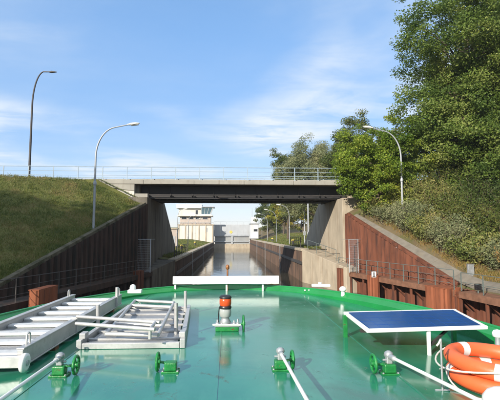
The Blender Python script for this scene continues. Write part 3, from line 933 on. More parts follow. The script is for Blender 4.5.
# ------------------------------------------------------------------ lock gate, houses
YG = 145.0
gt = empty('lock_gate', (1.05, YG, 0), 'pale steel lock gate closing the far end of the chamber', 'gate')
zt = py(232, 224.6, YG).z; z1 = py(232, 235.6, YG).z; z2 = py(232, 241.5, YG).z
build('sill', MB().box((XL, YG, -1), (XR, YG + 1.2, py(232, 244, YG).z)), M['concrete'], gt)
zs = py(232, 244, YG).z
for i in range(6):
    x0 = XL + (XR - XL) * i / 6; x1 = XL + (XR - XL) * (i + 1) / 6
    build('upper_panel', MB().box((x0 + .02, YG + .2, z1 + .3), (x1 - .02, YG + .5, zt)), M['gatepanel'], gt, bevel=.02)
for i in range(2):
    x0 = lerp(XL, XR, i * .51) + .02; x1 = lerp(XL, XR, .5 + i * .5) - .02
    for (za, zb) in ((z2 + .15, z1 - .15), (zs, z2 - .15)):
        build('lower_panel', MB().box((x0 + .25, YG + .3, za), (x1 - .25, YG + .6, zb)), M['gategrey'], gt, bevel=.02)
for zz, hh in ((z1, .30), (z2, .15)):
    build('cross_beam', MB().box((XL, YG - .15, zz - hh), (XR, YG + .55, zz + hh)), M['galv'] if hh < .2 else M['steelgrey'], gt, bevel=.03)
build('centre_post', MB().box((lerp(XL, XR, .505) - .2, YG - .2, zs), (lerp(XL, XR, .505) + .2, YG + .55, z1 - .3)), M['steelgrey'], gt, bevel=.03)
build('walkway_rail', MB().tube([(XL, YG + .3, zt + 1.0), (XR, YG + .3, zt + 1.0)], .03, 6), M['galv'], gt)
for i in range(7):
    x = lerp(XL + .3, XR - .3, i / 6)
    build('rail_post', MB().tube([(x, YG + .3, zt), (x, YG + .3, zt + 1.0)], .025, 6), M['galv'], gt)
c_ = py(231, 232, YG - .1)
s_ = .62
build('yellow_diamond', MB().prism([(c_.x - s_, YG + .12, c_.z), (c_.x, YG + .12, c_.z - s_), (c_.x + s_, YG + .12, c_.z), (c_.x, YG + .12, c_.z + s_)], (0, .06, 0)), M['yellow'], gt)

# control building on the left
YC = 140.0
def cx(x): return py(x, 230, YC).x
def cz(y): return py(200, y, YC).z
bd = empty('lock_control_building', (cx(196), YC, Z_L), 'pale stepped lock control building with glazed cab left of the gate', 'building')
X0, X1, X2, X3 = cx(178), cx(201), cx(213.5), cx(210)
build('base_wall', MB().box((X0, YC, 1.8), (X2, YC + 4.4, cz(224.5))), M['render'], bd, bevel=.05)
build('brick_storey', MB().box((X0 + .6, YC + .25, cz(224.5)), (X3 + .2, YC + 4.1, cz(216.4))), M['pink'], bd, bevel=.04)
build('floor_slab', MB().box((X0 - .3, YC - .7, cz(216.4)), (X2 - .3, YC + 4.5, cz(215.2))), M['render'], bd, bevel=.04)
build('upper_wall', MB().box((X0 + .1, YC + .1, cz(215.2)), (X1, YC + 4, cz(208.4))), M['render'], bd, bevel=.04)
build('roof_slab', MB().box((X0 - .6, YC - .8, cz(208.4)), (X1 + .3, YC + 4.1, cz(204.6))), M['gatewhite'], bd, bevel=.05)
build('mid_ledge', MB().box((X0 - .15, YC - .18, cz(225.2)), (X2 + .15, YC + 4.5, cz(224.3))), M['concrete'], bd)
for i in range(4):
    xa_ = lerp(X0 + 1.0, X3 - .3, i / 4); xb_ = lerp(X0 + 1.0, X3 - .3, (i + .78) / 4)
    wn = build('window', MB().box((xa_, YC + .16, cz(219.3)), (xb_, YC + .3, cz(216.9))), M['gatewhite'], bd)
    build('pane', MB().box((xa_ + .1, YC + .13, cz(219.1)), (xb_ - .1, YC + .18, cz(217.0))), M['glassdark'], wn)
for i in range(6):
    x = lerp(X0 + .2, X2 - .3, i / 5)
    build('pilaster', MB().box((x - .18, YC - .12, 1.9), (x + .18, YC + .02, cz(225.3))), M['concrete'], bd)
build('roof_rail', MB().tube([(X1 + .4, YC + 1, cz(204.6) + .0), (X1 + .4, YC + 1, cz(203.0)), (X0, YC + 1, cz(203.0)), (X0, YC + 1, cz(204.6))], .05, 6), M['galv'], bd)
build('ledge_rail', MB().tube([(X0, YC - .1, cz(222.6)), (X2, YC - .1, cz(222.6))], .05, 6), M['galv'], bd)
for i in range(9):
    x = lerp(X0 + .1, X2 - .1, i / 8)
    build('rail_post', MB().tube([(x, YC - .1, cz(224.3)), (x, YC - .1, cz(222.6))], .04, 6), M['galv'], bd)
build('downpipe', MB().tube([(X0 + 3.4, YC - .06, 2.2), (X0 + 3.4, YC - .06, cz(225.3))], .08, 8), M['steelgrey'], bd)
wn = build('window', MB().box((cx(195.2), YC + .02, cz(214.6)), (cx(197.8), YC + .2, cz(209.8))), M['gatewhite'], bd)
build('pane', MB().box((cx(195.4), YC - .01, cz(214.3)), (cx(197.6), YC + .04, cz(210.1))), M['glassdark'], wn)
dr = build('door', MB().box((cx(206.0), YC - .04, cz(232)), (cx(207.6), YC + .05, cz(228))), M['steelgrey'], bd)
# slanted glazed cab on the right
cab = MB()
za_, zb_ = cz(214.2), cz(207.6)
v = [(X1 + .02, YC - .2, za_), (X3, YC - .2, za_), (X3, YC + 3.9, za_), (X1 + .02, YC + 3.9, za_),
     (X1 + .02, YC - .9, zb_), (X2 - .2, YC - .9, zb_), (X2 - .2, YC + 3.9, zb_), (X1 + .02, YC + 3.9, zb_)]
cab.add(v, [(0, 3, 2, 1), (4, 5, 6, 7), (0, 1, 5, 4), (1, 2, 6, 5), (2, 3, 7, 6), (3, 0, 4, 7)])
cb_ = build('control_cab', cab, M['glassblue'], bd)
build('cab_roof', MB().box((X1 + .31, YC - 1.3, zb_), (X2 + .3, YC + 4.3, zb_ + .3)), M['steelgrey'], cb_, bevel=.05)
build('cab_floor', MB().box((X1 + .02, YC - .5, za_ - .32), (X2 - .6, YC + 4, za_ - .002)), M['gatewhite'], cb_, bevel=.05)
for i in range(4):
    f_ = i / 3
    build('mullion', MB().beam((lerp(X1 + .1, X3 - .05, f_), YC - .23, za_), (lerp(X1 + .1, X2 - .25, f_), YC - .93, zb_), .09, .06, (0, 1, 0)), M['gatewhite'], cb_)
build('antenna', MB().tube([(X0 + 2, YC + 3, cz(204.6)), (X0 + 2, YC + 3, cz(198.5))], .05, 6), M['galv'], bd)
# small things on the left quay
for i, (x, y, Y, wd, ht) in enumerate(((173, 243, 66, 1.2, 3.2),)):
    q = py(x, y, Y)
    k_ = empty('switch_hut', (q.x, Y, Z_L), 'narrow reddish hut left under the bridge', 'hut')
    build('wall', MB().box((q.x - wd / 2, Y, Z_L - .1), (q.x + wd / 2, Y + 1.5, Z_L + ht)), M['pink'], k_, bevel=.03)
    build('roof', MB().box((q.x - wd / 2 - .15, Y - .15, Z_L + ht), (q.x + wd / 2 + .15, Y + 1.65, Z_L + ht + .15)), M['concrete'], k_, bevel=.02)
    build('door', MB().box((q.x - .35, Y - .03, Z_L + .1), (q.x + .35, Y + .02, Z_L + 2.1)), M['steelgrey'], k_)
for i, (x, Y) in enumerate(((181.5, 62.0), (195, 88.0))):
    q = py(x, 240, Y)
    zb = Z_L - .06 + min(1.0, max(0, XL - q.x - 1.0) * .16)
    k_ = empty('bollard', (q.x, Y, zb), ['yellow topped bollard on the left quay nearer the bridge', 'yellow topped bollard on the left quay near the control building'][i], 'bollard', 'quay bollards')
    build('shaft', MB().lathe([(.16, -.1), (.16, .55), (.13, .6)], (q.x, Y, zb)), M['darksteel'], k_)
    build('head', MB().lathe([(.13, .6), (.24, .64), (.25, .76), (.1, .84)], (q.x, Y, zb)), M['yellow'], k_)
for i, (x, Y) in enumerate(((293, 56.0), (272.5, 84.0))):
    q = py(x, 243, Y)
    zb = Z_R - .06
    k_ = empty('bollard', (q.x, Y, zb), ['yellow topped bollard on the right quay beside the nearest lamp', 'yellow topped bollard on the right quay farther along the lock'][i], 'bollard', 'quay bollards')
    build('shaft', MB().lathe([(.16, -.1), (.16, .55), (.13, .6)], (q.x, Y, zb)), M['darksteel'], k_)
    build('head', MB().lathe([(.13, .6), (.24, .64), (.25, .76), (.1, .84)], (q.x, Y, zb)), M['yellow'], k_)
# right lock house
YH = 136.0
h0, h1 = py(250.5, 230, YH).x, py(258.5, 230, YH).x
hz = lambda y: py(254, y, YH).z
lh = empty('lock_house', ((h0 + h1) / 2, YH, Z_R), 'small white lock house with dark window right of the gate', 'building')
build('wall', MB().box((h0, YH, Z_R - .2), (h1, YH + 5, hz(224))), M['gatewhite'], lh, bevel=.05)
build('upper_wall', MB().box((h0 + .3, YH + .4, hz(224)), (h1 - .5, YH + 4, hz(217))), M['gatewhite'], lh, bevel=.05)
build('roof', MB().box((h0 - .2, YH - .2, hz(224) - .05), (h1 + .3, YH + 5.2, hz(223.2))), M['galv'], lh, bevel=.03)
wn = build('window', MB().box((h0 + 1.0, YH - .05, hz(231.5)), (h1 - .3, YH + .1, hz(229))), M['galv'], lh)
build('pane', MB().box((h0 + 1.1, YH - .08, hz(231.3)), (h1 - .4, YH - .04, hz(229.2))), M['glassdark'], wn)
build('plinth', MB().box((h0 - .05, YH - .1, Z_R - .2), (h1 + .05, YH + 5.05, hz(238.5))), M['darksteel'], lh)
build('mast', MB().tube([(h0 + .6, YH + 2, hz(217)), (h0 + .6, YH + 2, hz(208))], .07, 6), M['galv'], lh)

# ------------------------------------------------------------------ foliage
def leaves(P, Nrm, L, W, rng, fold=0.15):
    """rhombic leaves at P with rough normals Nrm -> verts, faces"""
    n = len(P)
    Nn = Nrm / (np.linalg.norm(Nrm, axis=1, keepdims=True) + 1e-9)
    t = rng.normal(size=(n, 3))
    t -= Nn * (t * Nn).sum(1, keepdims=True)
    t /= np.linalg.norm(t, axis=1, keepdims=True) + 1e-9
    b = np.cross(Nn, t)
    L = (L * rng.uniform(.6, 1.3, n))[:, None]; W = (W * rng.uniform(.6, 1.3, n))[:, None]
    V = np.stack([P - t * L / 2, P + b * W / 2 + Nn * L * fold, P + t * L / 2, P - b * W / 2 + Nn * L * fold], axis=1).reshape(-1, 3)
    F = np.arange(4 * n).reshape(n, 4)
    return V, F

def crown_points(ells, nclump, rng, inner=0.45):
    """clump centres filling lumpy ellipsoids"""
    vol = np.array([e[1][0] * e[1][1] * e[1][2] for e in ells]); vol = vol / vol.sum()
    C = []
    for (c, r), f in zip(ells, vol):
        k = max(4, int(nclump * f))
        d = rng.normal(size=(k, 3)); d /= np.linalg.norm(d, axis=1, keepdims=True)
        ph = rng.uniform(0, 6.28, 6)
        lump = 1 + .16 * np.sin(3 * d[:, 0] + ph[0] + 2 * d[:, 2]) + .14 * np.sin(5 * d[:, 1] + ph[1] - 3 * d[:, 2]) + .12 * np.sin(7 * d[:, 2] + ph[2] + 4 * d[:, 0])
        rad = (inner + (1 - inner) * rng.uniform(0, 1, k) ** .6) * lump
        C.append(np.array(c) + d * rad[:, None] * np.array(r) * .92)
    return np.concatenate(C)

def tree(name, label, base, ells, nclump, per, clr, L, W, m, seed, group=None, trunk_r=.22, lean=(0, 0), droop=0.0, cat='tree', limbs=26, sparse=0.0):
    rng = np.random.default_rng(seed)
    base = Vector(base)
    root = empty(name, base, label, cat, group)
    C = crown_points(ells, nclump, rng)
    cen = np.mean([np.array(e[0]) for e in ells], axis=0)
    topz = max(e[0][2] + e[1][2] * .55 for e in ells)
    k = len(C)
    cr = clr * rng.uniform(.55, 1.35, k)
    cnt = np.maximum(6, (per * (cr / clr) ** 2 * rng.uniform(.5, 1.3, k))).astype(int)
    idx = np.repeat(np.arange(k), cnt)
    n = len(idx)
    d = rng.normal(size=(n, 3)); d /= np.linalg.norm(d, axis=1, keepdims=True)
    rr = rng.uniform(0, 1, n) ** .5
    P = C[idx] + d * (rr * cr[idx])[:, None] * np.array([1.0, 1.0, .62])
    if droop:
        P[:, 2] -= droop * rng.uniform(0, 1, n) ** 2
    out = P - cen
    out /= np.linalg.norm(out, axis=1, keepdims=True)
    Nr = rng.normal(size=(n, 3)) * .75 + out * .45 + np.array([0, 0, .55])
    V, F = leaves(P, Nr, L, W, rng)
    quadsheet('crown', V, F, m, root, origin=tuple(base), kind='stuff')
    # trunk and limbs
    mb = MB()
    rnd = random.Random(seed)
    tp = []
    hh = topz - base.z
    top = Vector((cen[0] + lean[0], cen[1] + lean[1], topz))
    for i in range(9):
        f = i / 8
        p = base.lerp(top, f) + Vector((rnd.uniform(-.15, .15), rnd.uniform(-.15, .15), 0)) * (1 if 0 < i < 8 else 0)
        if i == 0: p.z -= .3
        tp.append(p)
    mb.tube(tp, [trunk_r * (1.25 if i == 0 else 1) * (1 - .85 * i / 8) for i in range(9)], 9)
    sel = rng.choice(k, min(k, limbs), replace=False)
    for s in sel:
        e = Vector(C[s])
        f = min(.92, max(.2, (e.z - base.z) / hh - .12 - rnd.random() * .12))
        a = tp[int(f * 8)].lerp(tp[min(8, int(f * 8) + 1)], f * 8 - int(f * 8))
        mid = a.lerp(e, .5) + Vector((rnd.uniform(-.3, .3), rnd.uniform(-.3, .3), rnd.uniform(-.1, .5)))
        r0 = trunk_r * (1 - .85 * f) * .6
        mb.tube([a, mid, e], [r0, r0 * .6, r0 * .2], 6, False)
    build('trunk', mb, M['bark'], root, fix=False)
    return root

def gr(x, y): return ground_r(x, y)
tree('oak_tree', 'huge dark green tree filling the top right corner', (19.0, 33.0, gr(19, 33)),
     [((19.8, 33, 21.0), (6.2, 5.8, 5.6)), ((19.8, 33, 13.6), (5.8, 5.0, 6.0)), ((23.5, 34, 17), (5, 5, 8)), ((16.9, 32.8, 13.4), (3.7, 3.0, 4.6)), ((20.5, 31.5, 10.2), (5.5, 3.0, 4.0))],
     950, 215, .95, .20, .13, M['leafdark'], 12, trunk_r=.45, limbs=60)
tree('maple_tree', 'bright yellowish green tree overhanging the right end of the bridge', (12.4, 33.2, gr(12.4, 33.2)),
     [((10.9, 33.2, 10.4), (2.9, 2.1, 2.9)), ((13.4, 33.6, 11.2), (2.7, 2.4, 3.0)), ((12.2, 33.0, 8.4), (3.1, 1.8, 1.9))],
     300, 170, .62, .18, .12, M['leafbright'], 21, trunk_r=.2, limbs=40)
tree('willow_tree', 'grey green willow behind the right part of the bridge railing', (13.6, 62, 4.9),
     [((12.4, 62, 13.2), (4.2, 4, 6.0)), ((16.0, 62, 13), (4.5, 3, 6.3)), ((9.8, 63, 12.0), (3.0, 3, 4.6))], 520, 330, 1.0, .30, .09, M['leafgrey'], 31, 'trees behind the bridge', .28, droop=1.0)
tree('birch_tree', 'small airy tree left of the grey willow behind the bridge', (9.6, 68, 4.3),
     [((9.2, 68, 14.4), (2.4, 2.6, 4.2)), ((11.0, 68, 16.4), (2.0, 1.8, 2.6))], 150, 150, .75, .24, .15, M['leafmid'], 41, 'trees behind the bridge', .2)
tree('poplar_tree', 'dark green tree between the willow and the huge corner tree', (15.6, 50, 5.2),
     [((15.4, 50, 14.0), (3.4, 3.4, 5.4)), ((19.8, 50, 12), (3.8, 3, 5.4))], 330, 200, .9, .22, .13, M['leafmid'], 51, 'trees behind the bridge', .3)
tree('ash_tree', 'leafy tree half hidden behind the huge corner tree', (24.5, 41, 9.2),
     [((24.5, 41, 14.5), (5.5, 4, 5.6)), ((29.5, 41, 14.0), (5.0, 4, 6.0))], 300, 160, 1.1, .26, .16, M['leafdark'], 55, 'trees behind the bridge', .3)
far = [('green tree beside the white lock house seen under the bridge', 12.6, 136, 4.2, 5.5, 'leafmid'),
       ('yellow autumn tree beyond the third lock lamp under the bridge', 15.0, 116, 4.4, 6.0, 'leafyellow'),
       ('golden autumn tree beyond the second lock lamp under the bridge', 17.4, 98, 4.2, 5.5, 'leafyellow'),
       ('mid green tree beyond the nearest lock lamp under the bridge', 19.0, 84, 4.0, 5.5, 'leafmid'),
       ('yellowing tree left of the white masts under the bridge', 18.8, 72, 3.2, 4.8, 'leafyellow'),
       ('green tree beyond the white masts beside the right abutment', 16.8, 58, 3.0, 4.4, 'leafmid'),
       ('tall far green tree at the back of the lock trees', 22.0, 128, 6.0, 8.0, 'leafmid')]
for i, (lb, x, y, r, rz, mm) in enumerate(far):
    zg = Z_R + min(2.2, (x - XR - 3.5) * .32) - .06
    tree('lock_side_tree', lb, (x, y, zg), [((x, y, zg + 1.9 + rz), (r, r, rz)), ((x + .6 * r, y + 1, zg + 1.6 + rz * .7), (r * .7, r * .7, rz * .7))],
         190, 150, 1.0, .34, .22, M[mm], 60 + i, 'autumn trees beside the lock', .22, limbs=14)
# trees on the left bank behind the camera that shade the slope
for i, (x, y, zc, r) in enumerate(((-26.5, 4.0, 15.6, 6.2), (-34.5, 5.5, 16.0, 6.2), (-42.5, 9.0, 16.0, 6.0))):
    tree('unseen_bank_tree', ['unseen leafy tree on the left bank nearest the canal walkway', 'unseen leafy tree on the left bank second from the canal', 'unseen leafy tree on the left bank farthest from the canal'][i],
         (x, y, gl(x, y)), [((x, y, zc), (r, r, 6.4))], 380, 140, 1.1, .34, .24, M['leafmid'], 80 + i, 'trees shading the left bank', .3, limbs=14)

for i, (x, y, zc, r) in enumerate(((22.0, 14.0, 11.0, 5.5), (21.0, 4.0, 11.5, 5.5), (22.5, -7.0, 11.0, 5.5))):  # unseen trees added to block sky light and darken the left wall
    tree('unseen_bank_tree', ['unseen tree added on the right bank level with the bow', 'unseen tree added on the right bank abreast of the viewer', 'unseen tree added on the right bank behind the viewer'][i],
         (x, y, gr(x, y)), [((x, y, zc), (r, r, 7.0))], 330, 140, 1.2, .34, .24, M['leafmid'], 90 + i, 'unseen trees added to darken the left wall', .3, limbs=14)
def bush(label, x, y, h, seed, m, rad=1.5, shoots=85, per=46, L=.19, W=.065):
    rng = np.random.default_rng(seed)
    zb = gr(x, y)
    root = empty('bush', (x, y, zb), label, 'bush', 'bushes on the right slope')
    P, Nn = [], []
    mb = MB()
    for i in range(shoots):
        a = rng.uniform(0, 6.28); r0 = rng.uniform(0, .45) * rad
        b = Vector((x + math.cos(a) * r0, y + math.sin(a) * r0, 0)); b.z = gr(b.x, b.y)
        ln = h * rng.uniform(.55, 1.12); tilt = rng.uniform(.05, .95)
        e = b + Vector((math.cos(a) * rad * tilt, math.sin(a) * rad * tilt, ln * (1 - .32 * tilt * tilt)))
        mid = b.lerp(e, .5) + Vector((0, 0, ln * .14))
        if i % 2 == 0:
            mb.tube([b - Vector((0, 0, .1)), mid, e], [.022, .013, .005], 5, False)
        ts = rng.uniform(.12, 1.0, per)[:, None]
        B, Md, E = (np.array(q_) for q_ in (b, mid, e))
        pts = (1 - ts) ** 2 * B + 2 * ts * (1 - ts) * Md + ts ** 2 * E
        pts += rng.normal(size=(per, 3)) * .12
        P.append(pts); Nn.append(rng.normal(size=(per, 3)) + np.array([-.2, -.3, .5]))
    V, F = leaves(np.concatenate(P), np.concatenate(Nn), L, W, rng)
    quadsheet('foliage', V, F, m, root, origin=(x, y, zb), kind='stuff')
    build('stem', mb, M['bark'], root, fix=False)
front = ['bush hugging the top of the path beside the bridge abutment', 'second bush down the path from the abutment', 'grey green bush at the foot of the right street lamp',
         'grey green bush above the middle of the sloping path', 'full bush above the sign end of the path', 'wide bush above the pale cabinet',
         'bush at the right edge above the black box', 'lowest bush at the right edge of the slope']
for i, (y, ds, h) in enumerate(((33.6, 1.5, 1.3), (32.0, 1.6, 1.5), (30.2, 1.7, 1.8), (28.4, 1.8, 1.9), (26.7, 1.9, 1.9), (25.0, 2.1, 1.8), (23.3, 2.3, 1.7), (21.5, 2.6, 1.7))):
    bush(front[i], wing_r(y)[0] + ds, y, h * (1.0, .85, 1.1, .92, 1.12, .9, 1.05, .85)[i], 200 + i, M[('leafbush', 'leafgrey', 'leafgrey', 'leafbush', 'leafgrey', 'leafbush', 'leafgrey', 'weed')[i]],
         shoots=(110, 80, 120, 90, 115, 85, 105, 80)[i], L=(.19, .16, .2, .15, .18, .22, .17, .2)[i], W=(.065, .05, .05, .06, .05, .08, .05, .06)[i])
back = ['taller bush behind the street lamp under the bright tree', 'taller bush behind the lamp under the huge tree', 'taller bush in the shade of the huge tree', 'tall bush at the right edge under the huge tree',
        'dark bush at the foot of the huge tree trunk, left side', 'dark bush below the huge tree in the second row', 'dark bush at the right edge in the second row',
        'dark bush behind the trunk of the huge tree', 'dark bush at the far right under the huge tree']
for i, (x, y, h) in enumerate(((14.4, 32.6, 2.2), (15.4, 30.6, 2.5), (16.2, 28.2, 2.6), (17.0, 25.6, 2.6), (17.0, 32.6, 2.8), (18.2, 30.0, 2.8), (19.0, 27.4, 2.8), (19.8, 32.0, 3.0), (20.6, 29.4, 3.0))):
    bush(back[i], x, y, h, 230 + i, M['leafbush'] if i < 2 else M['leafmid'], rad=1.7, shoots=95)

def blades(name, pts, h, wd, m, seed, **kw):
    rng = np.random.default_rng(seed)
    n = len(pts)
    a = rng.uniform(0, 6.28, n)
    t = np.stack([np.cos(a), np.sin(a), np.zeros(n)], 1)
    H = (h * rng.uniform(.5, 1.5, n))[:, None]
    lean = rng.normal(size=(n, 3)) * .45; lean[:, 2] = 1
    V = np.stack([pts - t * wd / 2, pts + t * wd / 2, pts + lean * H], axis=1).reshape(-1, 3)
    return quadsheet(name, V, np.arange(3 * n).reshape(n, 3), m, kind='stuff', **kw)
rng = np.random.default_rng(5)
pts = []
for Y in rng.uniform(17, 36, 120000):
    s = .35 + 26 * rng.uniform(0, 1) ** 1.5
    x0 = wing_l(min(Y, YW))[0]
    pts.append((x0 - s, Y, bank_l(Y, s) - .01))
blades('grass', np.array(pts), .10, .03, M['grass'], 6, label='short sunlit grass on the left embankment', cat='grass')
pts = []
for i in range(900):
    Y = rng.uniform(18, 35.8); s = .4 + 18 * rng.uniform() ** 1.7
    for k in range(14):
        ss = max(.3, s + rng.normal() * .12); yy = min(35.9, Y + rng.normal() * .12)
        pts.append((wing_l(min(yy, YW))[0] - ss, yy, bank_l(yy, ss) - .02))
blades('grass_tufts', np.array(pts), .24, .03, M['grass'], 16, label='taller uneven tufts and weeds scattered over the left bank', cat='grass')
pts = []
for i in range(1300):
    Y = 20.5 + 13 * rng.uniform() ** 1.6; s = 1.05 + abs(rng.normal()) * .5
    # tufts
    for k in range(4):
        ss = s + rng.normal() * .08; yy = Y + rng.normal() * .08
        pts.append((wing_r(yy)[0] + ss, yy, bank_r(yy, ss) - .02))
blades('weeds', np.array(pts), .2, .035, M['weed'], 7, label='dry yellowish weeds along the upper edge of the right path', cat='weeds')
pts = []
for i in range(26000):
    Y = 44 + 85 * rng.uniform() ** 1.4; s = rng.uniform(.8, 9)
    pts.append((XR + s, Y, Z_R - .07 + min(2.2, max(0, s - 3.5) * .32)))
blades('grass', np.array(pts), .22, .09, M['grass'], 8, label='strip of grass on the right lock side beyond the bridge', cat='grass')
pts = []
for i in range(26000):
    Y = 44 + 80 * rng.uniform() ** 1.4; s = rng.uniform(.8, 9)
    pts.append((XL - s, Y, Z_L - .07 + min(1.0, max(0, s - 1.0) * .16)))
blades('grass', np.array(pts), .22, .09, M['grass'], 9, label='strip of grass on the left lock side beyond the bridge', cat='grass')

# ------------------------------------------------------------------ the boat
BX = -0.05
def outline(inset=0.0, n=40):
    """half outline, starboard, from stern to stem"""
    pts = [(2.9 - inset, -16.0), (2.9 - inset, -8.0), (2.9 - inset, -2.0), (2.9 - inset, 1.0), (2.9 - inset, 2.5)]
    for i in range(n + 1):
        a = math.pi / 2 * i / n
        pts.append(((2.9 - inset) * math.cos(a), 3.5 + (4.72 - inset) * math.sin(a)))
    return pts
def full(inset=0.0, n=40):
    h = outline(inset, n)
    return [(BX + x, y) for x, y in h] + [(BX - x, y) for x, y in h[-2::-1]]
boat = empty('boat', (BX, 0, 0), 'green boat with a glossy wet teal foredeck heading into the lock', 'boat')
f0, f1, f2, f3 = full(0.0), full(0.04), full(0.13), full(0.35)
n = len(f0)
KN, SLOPE = 1.30, 0.065       # the deck is flat in the middle and falls away outside two knuckle lines
def zdk(x):
    return ZD - SLOPE * max(0.0, abs(x - BX) - KN)
h_ = outline(0.128, 60)
mb = MB()
ys_ = [-16, -8, -2, 0, 1, 2, 3] + [3.5 + i * .15 for i in range(31)]
def hw_(y):
    return 2.772 if y <= 3.5 else 2.772 * math.sqrt(max(0, 1 - ((y - 3.5) / 4.592) ** 2))
ys_ = [y for y in ys_ if hw_(y) > KN + .02]
ylast = 3.5 + 4.592 * math.sqrt(1 - (KN / 2.772) ** 2)
ys_.append(ylast)
for sd_ in (-1, 1):
    v = []
    for y in ys_:
        for f_ in (0, .34, .67, 1):
            x = BX + sd_ * lerp(KN, max(KN, hw_(y)), f_)
            v.append((x, y, zdk(x)))
    F_ = [(i * 4 + j, i * 4 + j + 1, i * 4 + j + 5, i * 4 + j + 4) for i in range(len(ys_) - 1) for j in range(3)]
    build('side_deck', MB().add(v, F_), M['deck'], boat)
tip = [(BX + sx * x, y) for sx, seq in ((1, h_), (-1, h_[::-1])) for x, y in seq if y > ylast + .001]
mid = [(BX + KN, -16, ZD), (BX + KN, ylast, ZD)] + [(x, y, ZD) for x, y in tip] + [(BX - KN, ylast, ZD), (BX - KN, -16, ZD)]
build('deck', MB().add(mid, [tuple(range(len(mid)))]), M['deck'], boat)
def strip(a, za, b, zb, smooth=True):
    v = [(x, y, za) for x, y in a] + [(x, y, zb) for x, y in b]
    return v, [(i, i + 1, n + i + 1, n + i) for i in range(n - 1)]
mb = MB()
mb.add(*strip(f2, ZD - .12, f2, ZD + .012), True)
mb.add(*strip(f2, ZD + .012, f1, ZD + .072), True)
mb.add(*strip(f1, ZD + .072, f0, ZD + .072), True)
mb.add(*strip(f0, ZD + .072, f0, ZD - .12), True)
build('bulwark', mb, M['bulwark'], boat)
mb = MB()
low = [(BX + (x - BX) * .93, y - (.5 if y > 4 else 0)) for x, y in f0]
mb.add(*strip(f0, ZD - .12, low, -.6), True)
build('hull', mb, M['hull'], boat)
# rubbing tube along the deck edge
build('edge_tube', MB().tube([(x, y, ZD + .072) for x, y in full(0.02)], .022, 8), M['bulwark'], boat)
# weld seams
for x in (BX - KN, -.08, BX + KN):
    build('weld_seam', MB().beam((x, -3, ZD + .001), (x, 7.9 - abs(x) * .35, ZD + .001), .016, .006), M['deck'], boat)
for y in ():
    hw = 2.7 * math.sqrt(max(0, 1 - ((y - 3.5) / 4.55) ** 2)) if y > 3.5 else 2.7
    build('weld_seam', MB().beam((BX - hw, y, ZD + .0012), (BX + hw, y, ZD + .0012), .012, .005), M['deck'], boat)

# white board across the bow
pL, pR = py(173, 276, 7.85), py(279, 284, 7.85)
wb = empty('bow_board', ((pL.x + pR.x) / 2, 7.85, ZD), 'long white board on short feet across the bow', 'board')
zb0, zb1 = py(226, 284, 7.85).z, py(226, 276, 7.85).z
build('board', MB().box((pL.x, 7.83, zb0), (pR.x, 7.87, zb1)), M['white'], wb, bevel=.008)
for x in (pL.x + .04, -.04, pR.x - .3):
    build('foot', MB().box((x - .015, 7.872, ZD), (x + .015, 7.90, zb1 - .03)), M['white'], wb)
q = py(227.5, 276, 7.95)
bl = empty('bow_light', (q.x, 7.97, ZD), 'small bronze bow lamp standing behind the white board', 'lamp')
zt_ = py(227.5, 264.5, 7.97).z
build('stem', MB().tube([(q.x, 7.97, ZD), (q.x, 7.97, zt_ - .09)], .016, 8), M['brass'], bl)
build('lantern', MB().lathe([(.02, 0), (.034, .01), (.034, .06), (.028, .075), (.012, .09)], (q.x, 7.97, zt_ - .09), n=14), M['brass'], bl)

# white fittings on the rim
q = pz(134, 293, ZD + .072)
k_ = empty('rim_light', (q.x, q.y, ZD + .072), 'white lumpy fitting on the left rim of the bow', 'deck light')
build('base', MB().box((q.x - .10, q.y - .05, ZD + .07), (q.x + .13, q.y + .05, ZD + .13)), M['white'], k_, bevel=.015)
build('dome', MB().lathe([(.05, 0), (.05, .04), (.035, .075), (.005, .085)], (q.x - .02, q.y, ZD + .13), n=14), M['white'], k_)
q = pz(321, 287, ZD + .072)
k_ = empty('fairlead', (q.x, q.y, ZD + .072), 'flat white fairlead on the right rim of the bow', 'fairlead')
build('base', MB().beam((q.x - .17, q.y + .03, ZD + .10), (q.x + .17, q.y - .03, ZD + .10), .09, .05), M['white'], k_, bevel=.015)
build('roller', MB().tube([(q.x - .02, q.y, ZD + .12), (q.x - .02, q.y, ZD + .155)], .035, 12), M['white'], k_)
q = pz(343, 298, ZD)
k_ = empty('mushroom_vent', (q.x, q.y, ZD), 'small white mushroom vent on the right of the bow deck', 'vent', 'deck vents')
build('stem', MB().lathe([(.045, -.02), (.035, .015), (.03, .12)], (q.x, q.y, ZD), n=14), M['white'], k_)
build('cap', MB().lathe([(.03, .115), (.055, .12), (.058, .15), (.04, .18), (.005, .19)], (q.x, q.y, ZD), n=16), M['white'], k_)
for i in range(3):
    q = pz(305 + i * 4, 290.5, ZD + .05)
    build('rivet', MB().lathe([(.014, 0), (.014, .018), (.004, .024)], (q.x, q.y, ZD + .045), n=8), M['white'], boat)

